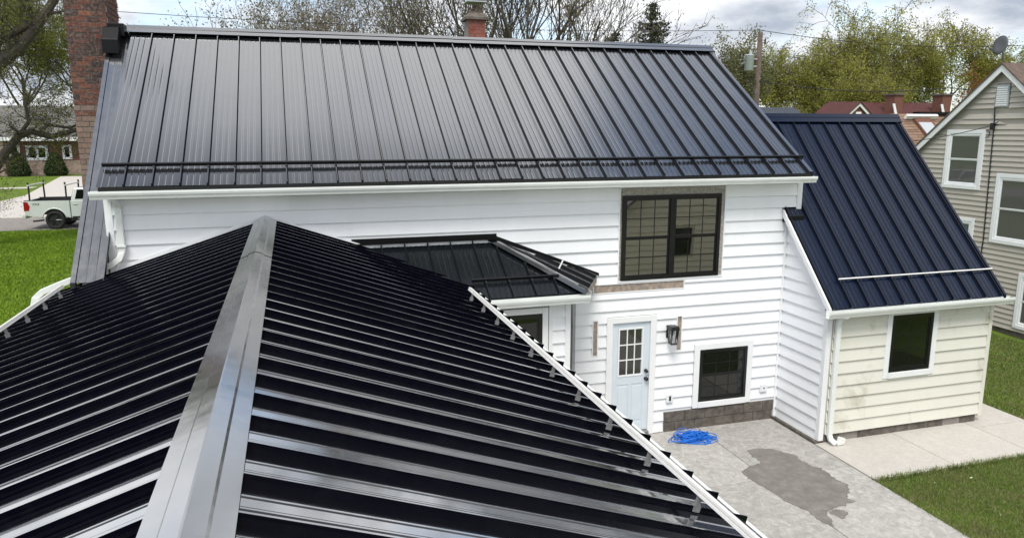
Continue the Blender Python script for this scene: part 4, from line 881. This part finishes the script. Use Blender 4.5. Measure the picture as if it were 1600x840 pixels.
dk = root('dark_roof_house', (30, 42, -4.6), 'low dark metal roof just behind the addition ridge', 'house')
mb = MB(); mb.box(22.5, 31.0, 39, 45, -5, -.5); mk('wall', mb, 'farstone', dk)
mb = MB(); mb.prism([(38.6, -.7), (42, 1.40), (45.4, -.7), (45.4, -.9), (38.6, -.9)], lambda p: (22, p[0], p[1]), lambda p: (31.9, p[0], p[1])); mk('roof', mb, 'darkroof', dk)

# ------------------------------------------------------------------ house across the street
lh = root('brick_house', (-24, 82, -4.2), 'low brick house with grey roof across the street', 'house')
mb = MB(); mb.box(-36, -12, 80, 90, -4.6, -.8); mk('wall', mb, 'farbrick', lh)
mb = MB(); mb.box(-36, -12, 79.9, 80.0, -4.6, -2.9); mk('stone_base', mb, 'farstone', lh)
mb = MB(); mb.prism([(78.9, -.75), (85, 2.3), (91, -.75), (91, -.9), (78.9, -.9)], lambda p: (-37, p[0], p[1]), lambda p: (-11, p[0], p[1])); mk('roof', mb, 'shingle', lh)
mb = MB(); mb.box(-37, -11, 78.8, 78.95, -1.05, -.72); mk('fascia', mb, 'trim', lh)
FL = Fr((0, 79.95, 0), (1, 0, 0), (0, -1, 0))
window(lh, FL, -23.6, -22.0, -2.75, -1.6, 'trim', 'glass2', 2, None, .12, sash=False, fw=.1); window(lh, FL, -20.6, -20.0, -2.7, -1.55, 'trim', 'glass2', 1, None, .1, sash=False, fw=.08); window(lh, FL, -25.0, -24.3, -2.9, -1.5, 'trim', 'glass2', 1, None, .1, sash=False, fw=.08)
mb = MB(); mb.box(-26.0, -25.2, 79.0, 79.8, -4.4, -.9); mk('porch_pier', mb, 'farstone', lh)

# ------------------------------------------------------------------ pickup truck
tr = bpy.data.objects.new('pickup_truck', None); put(tr, None, (-12.10, 40.62, T(40.6) - .018 + H)); tag(tr, 'white pickup truck with ladder rack parked in the street', 'truck'); tr.rotation_euler = (0, 0, R(-3))
def tk(name, mb, m, parent=None, bev=0, smooth=False):
    o = bpy.data.objects.new(name, mesh_from(mb, m, smooth)); col.objects.link(o); o.parent = parent or tr; WL[o.name] = Vector((0, 0, 0))
    if bev: b = o.modifiers.new('bevel', 'BEVEL'); b.width = bev; b.segments = 3; b.limit_method = 'ANGLE'
    return o
def arc(cx, cz, r, a0, a1, n): return [(cx + r * math.cos(R(a0 + (a1 - a0) * i / n)), cz + r * math.sin(R(a0 + (a1 - a0) * i / n))) for i in range(n + 1)]
def ext(poly, y0, y1): return MB().prism(poly, lambda p: (p[0], y0, p[1]), lambda p: (p[0], y1, p[1]))
sidep = [(.06, .66), (.03, .95), (.05, 1.36), (1.98, 1.36), (1.98, .52)] + arc(1.28, .46, .50, 12, 168, 12) + [(.72, .56)]
for y0, y1 in ((-1.0, -.93), (.93, 1.0)): tk('bed_side', ext(sidep, y0, y1), 'truck', bev=.025)
tk('bed_liner', MB().box(.1, 1.96, -.93, .93, .70, .78).box(1.90, 1.96, -.93, .93, .78, 1.33).box(.62, 1.9, -.93, -.72, .78, 1.0).box(.62, 1.9, .72, .93, .78, 1.0), 'plastic')
tk('bed_wall', MB().box(.1, 1.9, .90, .929, .78, 1.36).box(.1, 1.9, -.929, -.90, .78, 1.36).box(.101, .13, -.9, .9, .78, 1.34), 'plastic')
for s_ in (-1, 1):
    for cx_ in (1.28, 4.95):
        ar = arc(cx_, .46, .53, 8, 172, 16); tk('arch_flare', MB().tube([(x, s_ * .985, z) for x, z in ar], .035, 6), 'truck', smooth=True)
tk('sill_trim', MB().box(2.05, 4.35, -1.012, -.99, .50, .60).box(2.05, 4.35, .99, 1.012, .50, .60), 'plastic')
tk('bed_rail', MB().box(.05, 1.98, -1.0, -.92, 1.361, 1.385).box(.05, 1.98, .92, 1.0, 1.361, 1.385), 'plastic')
tk('tailgate', MB().box(.03, .10, -.88, .88, .72, 1.36), 'truck', bev=.02)
cabp = [(2.0, .50), (2.0, 1.36), (4.35, 1.36), (5.75, 1.22), (5.86, 1.0), (5.88, .60), (5.6, .46)] + arc(4.95, .46, .50, 12, 168, 12) + [(4.4, .46)]
cab = tk('cab', ext(cabp, -1.0, 1.0), 'truck', bev=.05)
gh = MB(); bot = [(2.02, 1.355), (4.40, 1.355)]; gh.add([(2.02, -.97, 1.35), (4.42, -.97, 1.35), (4.42, .97, 1.35), (2.02, .97, 1.35), (2.14, -.78, 1.93), (3.62, -.78, 1.95), (3.62, .78, 1.95), (2.14, .78, 1.93)], [(0, 3, 2, 1), (4, 5, 6, 7), (0, 1, 5, 4), (1, 2, 6, 5), (2, 3, 7, 6), (3, 0, 4, 7)]); tk('cab_roof', gh, 'truck', cab, bev=.06)
def sidewin(x0, x1, x2, x3, s_):
    f = lambda x, z: (x, s_ * (.985 - (z - 1.35) / .58 * .19), z); mb = MB(); mb.v = [f(x0, 1.42), f(x1, 1.42), f(x2, 1.85), f(x3, 1.85)]; mb.f = [(0, 1, 2, 3)]; o = tk('side_window', mb, 'glass2', cab); o.modifiers.new('t', 'SOLIDIFY').thickness = .015
for s_ in (-1, 1): sidewin(2.22, 2.95, 2.95, 2.30, s_); sidewin(3.05, 4.1, 3.62, 3.05, s_)
mb = MB(); mb.v = [(2.0, -.8, 1.42), (2.0, .8, 1.42), (2.1, .70, 1.85), (2.1, -.70, 1.85)]; mb.f = [(0, 1, 2, 3)]; o = tk('rear_window', mb, 'glass2', cab); o.modifiers.new('t', 'SOLIDIFY').thickness = .03
mb = MB(); mb.v = [(4.40, -.9, 1.40), (4.40, .9, 1.40), (3.66, .74, 1.90), (3.66, -.74, 1.90)]; mb.f = [(0, 1, 2, 3)]; o = tk('windscreen', mb, 'glass2', cab); o.modifiers.new('t', 'SOLIDIFY').thickness = .03
tk('door_gap', MB().box(2.0, 2.012, -1.004, -.998, .60, 1.36).box(2.98, 2.992, -1.004, -.998, .60, 1.36).box(4.1, 4.112, -1.004, -.998, .60, 1.36), 'plastic', cab)
for x in (2.12, 3.12): tk('door_handle', MB().box(x, x + .2, -1.03, -1.0, 1.16, 1.20), 'truck', cab, bev=.008)
tk('running_board', MB().box(2.0, 4.35, -1.04, -.86, .40, .46).box(2.0, 4.35, .86, 1.04, .40, .46), 'plastic')
tk('rear_bumper', MB().box(-.10, .06, -.96, .96, .52, .70), 'truck', bev=.03)
tk('front_bumper', MB().box(5.82, 5.98, -.96, .96, .45, .72), 'plastic', bev=.04)
for s_ in (-1, 1):
    tk('tail_light', MB().prism([(.035, .88), (.25, .90), (.30, 1.10), (.22, 1.30), (.04, 1.32)], lambda p: (p[0] - .015, s_ * .90, p[1]), lambda p: (p[0] - .015, s_ * 1.012, p[1])), 'tail', bev=.012)
    tk('headlight', MB().box(5.60, 5.86, s_ * .62, s_ * .98, .92, 1.12), 'lampw')
    tk('wing_mirror', MB().box(4.05, 4.2, s_ * 1.02, s_ * 1.22, 1.36, 1.60), 'plastic', bev=.02)
# side decal: dark lettering on the rear quarter
tx = bpy.data.curves.new('decal', 'FONT'); tx.body = 'FX4'; tx.size = .17; tx.extrude = .002; tx.shear = .25
to = bpy.data.objects.new('decal_curve', tx); col.objects.link(to); dg = bpy.context.evaluated_depsgraph_get(); me = bpy.data.meshes.new_from_object(to.evaluated_get(dg)); bpy.data.objects.remove(to)
me.materials.clear(); me.materials.append(M['decal']); o = bpy.data.objects.new('decal', me); col.objects.link(o); o.parent = tr; o.location = (.40, -1.004, 1.14); o.rotation_euler = (R(90), 0, 0)
for x in (1.28, 4.95):
    for s_ in (-1, 1):
        yy = s_ * .86; mb = MB(); prof = [(.30, -.13), (.40, -.12), (.43, -.06), (.43, .06), (.40, .12), (.30, .13)]; nn = 28
        for k in range(nn):
            a = 2 * math.pi * k / nn
            for r_, w_ in prof: mb.v.append((x + r_ * math.cos(a), yy + w_, .43 + r_ * math.sin(a)))
        npf = len(prof)
        for k in range(nn):
            for j in range(npf): mb.f.append((k * npf + j, k * npf + (j + 1) % npf, ((k + 1) % nn) * npf + (j + 1) % npf, ((k + 1) % nn) * npf + j))
        wh_ = tk('wheel', mb, 'tyre', smooth=True)
        mb = MB(); mb.tube([(x, yy - .07, .43), (x, yy + .07, .43)], .30, 24); tk('rim', mb, 'rim', wh_)
        mb = MB(); f_ = yy + s_ * .09
        for k in range(6):
            a = math.pi / 3 * k; mb.tube([(x + .05 * math.cos(a), f_, .43 + .05 * math.sin(a)), (x + .28 * math.cos(a), f_ - s_ * .01, .43 + .28 * math.sin(a))], [.03, .022], 5)
        mb.tube([(x, f_ - s_ * .02, .43), (x, f_ + s_ * .015, .43)], .06, 12); tk('spokes', mb, 'rim', wh_)
for x in (.30, 1.86):
    mb = MB(); mb.tube([(x, -.96, 1.37), (x, -.93, 2.05)], .04, 8); mb.tube([(x, .96, 1.37), (x, .93, 2.05)], .04, 8); rk = tk('ladder_rack', mb, 'plastic')
    tk('rack_bar', MB().box(x - .04, x + .04, -1.02, 1.02, 2.05, 2.11), 'alu', rk); tk('rack_stop', MB().box(x - .03, x + .03, -1.0, -.94, 2.11, 2.22).box(x - .03, x + .03, .94, 1.0, 2.11, 2.22), 'plastic', rk)
tk('exhaust', MB().tube([(.75, -.75, .42), (.45, -.9, .40), (.35, -.98, .40)], .04, 8), 'plastic')

# ------------------------------------------------------------------ utility pole and lines
up_ = root('utility_pole', (24.2, 35, -4.75), 'wooden utility pole with grey transformer behind the roof', 'pole')
mb = MB(); mb.tube([(24.10, 35, -4.9), (24.10, 35, 0), (24.10, 35, 4.97)], [.17, .15, .125], 12); mk('pole', mb, 'pole', up_, True)
mb = MB(); mb.tube([(23.52, 35, 3.04), (23.52, 35, 3.06), (23.52, 35, 3.80), (23.52, 35, 3.84), (23.52, 35, 3.87)], [.22, .24, .24, .27, .2], 16); mk('transformer', mb, 'steel', up_, True)
mb = MB(); mb.tube([(23.55, 35, 3.85), (23.55, 35, 4.12)], [.05, .035], 8); mb.tube([(23.62, 35, 3.85), (23.64, 35, 4.06)], [.045, .03], 8); mk('bushing', mb, 'steel', up_)
mb = MB(); mb.box(23.7, 24.0, 34.96, 35.04, 3.62, 3.68); mb.box(23.7, 24.0, 34.96, 35.04, 3.25, 3.31); mk('mounting_bracket', mb, 'steel', up_)
mb = MB(); mb.tube([(24.06, 35, 4.95), (24.06, 35, 5.12)], .03, 6); mk('insulator', mb, 'block', up_)
mb = MB(); mb.tube([(24.2, 35, 4.62), (24.42, 35, 4.62)], .02, 5); mb.tube([(24.42, 35, 4.72), (24.42, 35, 4.42)], [.035, .05], 6); mk('fuse_cutout', mb, 'cable', up_)
mb = MB(); mb.tube([(23.95, 34.9, 2.5), (23.7, 34.85, 2.65), (23.4, 34.9, 2.4), (23.6, 34.9, 2.3), (23.95, 34.9, 2.45)], .02, 5); mb.tube([(24.2, 34.9, 2.5), (24.5, 34.85, 2.6), (24.7, 34.9, 2.45)], .02, 5); mk('drip_loop', mb, 'cable', up_)
wire('high power line running right from the utility pole', [(24.06, 35, 5.12), (44, 33, 5.0)], .55, .016)
wire('high power line running left behind the ridge', [(-25, 44, 6.9), (24.06, 35, 5.12)], .8, .014)
wire('thick lower cable running right from the utility pole', [(24.1, 34.85, 2.52), (36, 34, 2.3), (60, 33, 2.0)], .35, .024)

# ------------------------------------------------------------------ trees
def quads(P, size, r, flat_=0.0, asp=.6):
    n = len(P); a = r.normal(0, 1, (n, 3)); a /= np.linalg.norm(a, axis=1)[:, None]; b = r.normal(0, 1, (n, 3)); b -= a * (a * b).sum(1)[:, None]; b /= np.linalg.norm(b, axis=1)[:, None]
    s = size * r.uniform(.6, 1.4, n)[:, None]; a = a * s; b = b * s * asp
    V = np.stack([P - a, P + b, P + a, P - b], 1).reshape(-1, 3); return V, np.arange(len(V)).reshape(-1, 4)
def tree(name, label, loc, Ht, seed, lm, leaves=10, lsize=.1, bark='bark', kids=(7, 6, 5, 4), ang=(48, 40, 42, 45), tr_r=None, upb=.12, droop=0, tl=.30, group=None, twig=.012, cat='tree', spread=1.0, fork=0, scat=.22, leafx=0):
    """trunk splits into limbs, branches and twigs; the crown is a cloud of leaves round the twig ends"""
    r = random.Random(seed); q = np.random.default_rng(seed); rt = root(name, loc, label, cat, group)
    mb = MB(); ends = []; tr_r = tr_r or Ht * .016
    def grow(p, d, L, rad, lev):
        nseg = 5 if lev == 0 else (4 if lev < 3 else 3); pts = [p]; rs = [rad]
        for i in range(nseg):
            jit = .10 if lev == 0 else .20
            d = (d + Vector((r.gauss(0, jit), r.gauss(0, jit), r.gauss(0, jit * .7) + upb * (1 if lev else .3) - (droop * .4 if lev >= 3 else 0)))).normalized()
            p = p + d * L / nseg; pts.append(p); rs.append(max(twig * .6, rad * (1 - (.55 if lev else .40) * (i + 1) / nseg)))
        mb.tube(pts, rs, 7 if lev == 0 else (5 if lev == 1 else 3), cap=lev == 0)
        if lev >= len(kids):
            ends.extend(pts[1:]); return
        nk = kids[lev]
        for k in range(nk):
            t = (.35 if lev else .55) + (.65 if lev else .45) * (k + r.random()) / nk; t = min(t, .999); i = min(int(t * nseg), nseg - 1); f = t * nseg - i
            bp = pts[i].lerp(pts[i + 1], f); br = rs[i] * (1 - f) + rs[i + 1] * f
            a = R(ang[lev]) * r.uniform(.6, 1.25) * spread; az = 2 * math.pi * (k * .382 + r.random() * .35)
            dd = (pts[i + 1] - pts[i]).normalized(); s_ = dd.cross(Vector((.3, .9, .2))).normalized(); s_ = Matrix.Rotation(az, 3, dd) @ s_
            nd_ = (dd * math.cos(a) + s_ * math.sin(a)).normalized()
            grow(bp, nd_, L * r.uniform(.55, .82) * (1.15 if lev == 0 else .78), max(twig, br * r.uniform(.45, .68)), lev + 1)
    base = Vector((0, 0, -.3)); L0 = Ht * tl * 1.9
    if fork:
        for k in range(fork):
            a = 2 * math.pi * k / fork + r.random(); grow(base + Vector((math.cos(a) * tr_r, math.sin(a) * tr_r, 0)), Vector((math.cos(a) * .22, math.sin(a) * .22, 1)).normalized(), L0 * r.uniform(.85, 1.1), tr_r * .75, 0)
    else: grow(base, Vector((0, 0, 1)), L0, tr_r, 0)
    o = bpy.data.objects.new('trunk', mesh_from(mb, bark, recalc=False)); put(o, rt, WL[rt.name])
    E_ = np.array([tuple(e_) for e_ in ends])
    if leaves and len(E_):
        if droop:
            P = []
            for e_ in E_:
                for k in range(int(leaves)):
                    P.append(e_ + np.array([q.normal(0, scat), q.normal(0, scat), -abs(q.normal(0, droop))]))
            P = np.array(P)
        else: P = np.repeat(E_, leaves, 0) + q.normal(0, scat, (len(E_) * leaves, 3))
        V, Fc = quads(P, lsize, q); o = big('crown', V, Fc, lm, rt, (0, 0, 0)); o.location = (0, 0, 0)
    return rt
G1 = 'bare budding trees behind the house'
BT = ((-1.6, 42, 10, 13, 'leaf_bud', 5, 'bark_grey', 0, 1.1, 'low budding tree furthest left of the row behind the ridge'),
 (.6, 40, 11.5, 11, 'leaf_bud', 4, 'bark_grey', 2, 1.0, 'bare tree with brown buds left of centre behind the ridge'),
 (2.9, 43, 12, 31, 'leaf_bud', 5, 'bark_grey', 2, 1.0, 'wide budding tree with pale brown leaf tips behind the roof'),
 (5.4, 38, 10, 17, 'leaf_bud', 1, 'bark', 2, .95, 'dark forked bare tree rising left of the small chimney'),
 (4.4, 48, 12, 35, 'leaf_bud', 4, 'bark_grey', 2, 1.0, 'grey budding tree behind the dark forked tree'),
 (7.4, 45, 9.4, 23, 'leaf_bud', 2, 'bark_grey', 2, .85, 'thin upright bare tree just left of the small chimney'),
 (9.5, 34, 6.4, 29, 'leaf_olive', 1, 'bark', 3, .6, 'thick dark trunked tree just right of the small chimney'),
 (11.4, 38, 6.8, 37, 'leaf_bud', 1, 'bark', 3, .6, 'dark many stemmed tree right of the thick trunks'),
 (13.6, 42, 8.6, 41, 'leaf_bud', 4, 'bark_grey', 3, .62, 'tall tree with fine upright twigs right of the chimney'),
 (16.2, 44, 8.8, 47, 'leaf_bud', 4, 'bark_grey', 3, .62, 'brown budded upright tree between chimney and spruce'),
 (19.0, 45, 8.4, 43, 'leaf_red', 3, 'bark_grey', 3, .65, 'twiggy reddish tree beside the spruce'),
 (1.8, 52, 12, 19, 'leaf_bud', 6, 'bark_grey', 0, 1.1, 'low hazy brown tree behind the middle of the ridge'),
 (8.8, 54, 9, 21, 'leaf_bud', 6, 'bark_grey', 0, 1.1, 'low brown tree far behind the small chimney'))
for x, y, hh, sd, lm, ln, bk, fk, sp, lb in BT: tree('budding_tree', lb, (x, y, T(y)), hh, sd, lm, ln, .05, bk, group=G1, fork=fk, spread=sp, tr_r=(.30 if sd in (29, 37) else .2), twig=.015, tl=(.62 if sd in (29, 37) else .27), kids=(6, 5, 5, 3), leafx=1)
tree('bare_tree', 'small far bare tree above the left end of the ridge', (-10.5, 80, -4.2), 12, 53, 'leaf_pal', 1, .06, 'bark_grey', tl=.24, twig=.022)
tree('bare_tree', 'second small bare tree above the left part of the ridge', (-4.0, 85, -4.2), 11, 59, 'leaf_pal', 1, .06, 'bark_grey', tl=.24, twig=.022)
tree('leafy_tree', 'small pale green tree left of the utility pole', (35.0, 54, -4.5), 10.5, 61, 'leaf_pal', 9, .08, 'bark_grey')
wl = (('yellow green willow right of the utility pole', (57.5, 76, -4.2), 14.5, 67), ('broad willow left of the tallest willow', (62, 75, -4.2), 15.5, 68), ('tallest yellow green willow in the middle of the row', (67.0, 73, -4.2), 19.5, 71), ('willow behind the red roofed house', (72.5, 76, -4.2), 19, 73), ('willow left of the tan gable peak', (78.5, 74, -4.2), 19, 79), ('low willow filling the gap left of the red roof', (59.5, 70, -4.2), 12, 69), ('willow behind the peak of the tan gable', (84, 73, -4.2), 17.5, 77))
for lb, lc, hh, sd in wl: tree('willow_tree', lb, lc, hh, sd, 'leaf_wil', 10, .10, 'bark', group='row of willows on the right', droop=.7, tl=.25, twig=.03, scat=.26)
tree('rust_tree', 'rust brown leafed tree behind the tan gable', (50.5, 40, -4.6), 8.3, 83, 'leaf_brown', 10, .08, 'bark')
tree('far_tree', 'olive budding tree behind the right end of the brick house', (-22.5, 97, -4.15), 17, 91, 'leaf_olive', 6, .11, 'bark', group='trees along the far street')
tree('far_tree', 'dense yellow green tree behind the brick house', (-29.5, 99, -4.15), 18, 93, 'leaf_olive', 7, .12, 'bark', group='trees along the far street')
tree('far_tree', 'grey brown thinly leafed tree at the far left behind the brick house', (-36, 104, -4.15), 20, 97, 'leaf_bud', 6, .11, 'bark_grey', group='trees along the far street')
# big old tree at the left edge
bt = root('old_tree', (-12.5, 35.2, -4.75), 'old thick limbed tree at the left edge of the lawn', 'tree')
mb = MB(); r = random.Random(5); ends = []
LIMBS = [([(-12.55, 35.2, -5.0), (-12.5, 35.2, -3.2), (-12.55, 35, -1.2), (-12.6, 34.6, -.2), (-12.14, 34, .29)], [.42, .36, .33, .30, .26]),
 ([(-12.14, 34, .29), (-11.24, 34.0, 1.64), (-10.61, 34.0, 2.49), (-9.89, 34.0, 3.11), (-9.26, 34.0, 3.85), (-8.49, 34.0, 4.96), (-7.9, 34, 6.2)], [.27, .25, .23, .21, .19, .15, .1]),
 ([(-12.5, 34.8, .4), (-11.1, 34.0, 2.84), (-10.51, 34.0, 3.35), (-9.82, 34.0, 3.76), (-9.17, 34.0, 4.14)], [.2, .15, .12, .12, .12]),
 ([(-12.4, 35.2, -2.4), (-12.09, 36, -1.92), (-11.45, 36, -.95), (-10.86, 36, -.26), (-10.37, 36, -.08), (-9.68, 36, -.32), (-8.43, 36, .06), (-7.4, 36, .2)], [.22, .2, .18, .16, .14, .12, .09, .05]),
 ([(-10.86, 36, -.26), (-10.44, 36, .32), (-10.49, 36, .97), (-10.2, 36, 1.7)], [.10, .08, .06, .03]),
 ([(-10.14, 36, -.21), (-9.74, 36, .19), (-8.92, 36, .06), (-8.28, 36, .38)], [.09, .07, .06, .04]),
 ([(-8.9, 34, 4.4), (-8.2, 34, 4.55), (-7.4, 34, 4.9)], [.08, .05, .03]), ([(-9.3, 34, 3.8), (-9.5, 34, 4.8), (-9.3, 34, 6.2)], [.13, .1, .06])]
def sprout(p, d, L, rad, lev):
    pts = [p]; rs = [rad]
    for i in range(4):
        d = (d + Vector((r.gauss(0, .25), r.gauss(0, .25), r.gauss(0, .2) + .05))).normalized(); p = p + d * L / 4; pts.append(p); rs.append(max(.007, rad * (1 - .18 * (i + 1))))
    mb.tube(pts, rs, 3, cap=False)
    if lev == 0: ends.extend(pts[1:]); return
    for k in range(5): i = r.randint(1, 4); sprout(pts[i], (d + Vector((r.gauss(0, .8), r.gauss(0, .8), r.gauss(0, .6)))).normalized(), L * r.uniform(.5, .75), max(.008, rs[i] * .55), lev - 1)
for pts, rs in LIMBS:
    mb.tube(pts, rs, 9)
    for i in range(1, len(pts)):
        for k in range(3):
            if rs[i] < .3 and i >= 1: sprout(Vector(pts[i]), Vector((r.gauss(.1, .8), r.gauss(0, .8), r.gauss(.25, .6))).normalized(), r.uniform(.9, 1.9), rs[i] * .22, 2)
a = np.array(mb.v); mk('trunk', mb, 'bark', bt, recalc=False)
E_ = np.array([tuple(e_) for e_ in ends]); E_ = np.repeat(E_, 1, 0) + nr.normal(0, .12, (len(E_), 3)); V, Fc = quads(E_, .04, nr); big('crown', V, Fc, 'leaf_olive', bt, (0, 0, 0))
# spruce
def spruce(name, label, loc, Ht, rad, seed):
    q = np.random.default_rng(seed); rt = root(name, loc, label, 'tree'); mb = MB(); mb.tube([(0, 0, 0), (0, 0, Ht)], [.2, .02], 8); P = []
    z = Ht * .12
    while z < Ht * .985:
        L = rad * (1 - z / Ht) ** .72 + .10; nb_ = 7
        for k in range(nb_):
            a = q.uniform(0, 2 * math.pi); l = L * q.uniform(.6, 1.2); dr2 = q.uniform(.05, .32); pts = [(math.cos(a) * l * t, math.sin(a) * l * t, z - dr2 * l * t + .35 * l * t * t * t) for t in (0, .35, .7, 1)]
            mb.tube(pts, [.03, .022, .015, .008], 3, cap=False)
            m_ = int(26 * l + 8); t = q.uniform(.15, 1, m_)
            P.append(np.column_stack([math.cos(a) * l * t + q.normal(0, .10, m_), math.sin(a) * l * t + q.normal(0, .10, m_), z - dr2 * l * t + .35 * l * t ** 3 - np.abs(q.normal(0, .10, m_))]))
        z += .27 * q.uniform(.8, 1.3)
    o = bpy.data.objects.new('trunk', mesh_from(mb, 'bark', recalc=False)); put(o, rt, WL[rt.name]); V, Fc = quads(np.concatenate(P), .10, q, asp=.5); o = big('crown', V, Fc, 'needle', rt); o.location = (0, 0, 0)
spruce('spruce_tree', 'dark pointed spruce behind the right end of the ridge', (25.4, 50, -4.5), 13.6, 4.6, 3)
spruce('spruce_tree', 'shorter dark evergreen left of the pointed spruce', (22.9, 51, -4.5), 11.6, 3.6, 9)
# clipped yews by the brick house, young tree on the lawn
for lb, (x, y), sd in (('left conical clipped shrub before the brick house', (-24.0, 78.4), 1), ('right conical clipped shrub before the brick house', (-21.0, 78.4), 2)):
    rt = root('conical_shrub', (x, y, T(y) - .02), lb, 'shrub', 'clipped shrubs by the brick house'); q = np.random.default_rng(sd); n = 5200; z = q.uniform(0, 1, n) ** 1.1; rad = 1.05 * np.sqrt(np.clip(1 - z, 0, 1)) * (.75 + .3 * q.random(n)) * np.minimum(1, .75 + z * 2); a = q.uniform(0, 2 * np.pi, n)
    V, Fc = quads(np.column_stack([rad * np.cos(a), rad * np.sin(a), z * 2.1 + .05]), .07, q); o = big('foliage', V, Fc, 'yew', rt); o.location = (0, 0, 0)
    mb = MB(); mb.tube([(0, 0, -.1), (0, 0, 1.6)], [.07, .02], 6); o = bpy.data.objects.new('stem', mesh_from(mb, 'bark')); put(o, rt, WL[rt.name])
tree('young_tree', 'small bare young shrub at the left edge of the lawn', (-13.2, 38.6, T(38.6)), 2.6, 101, 'leaf_pal', 2, .03, 'bark_grey', kids=(6, 5, 4), ang=(55, 45, 45), tr_r=.03, twig=.007, cat='shrub')
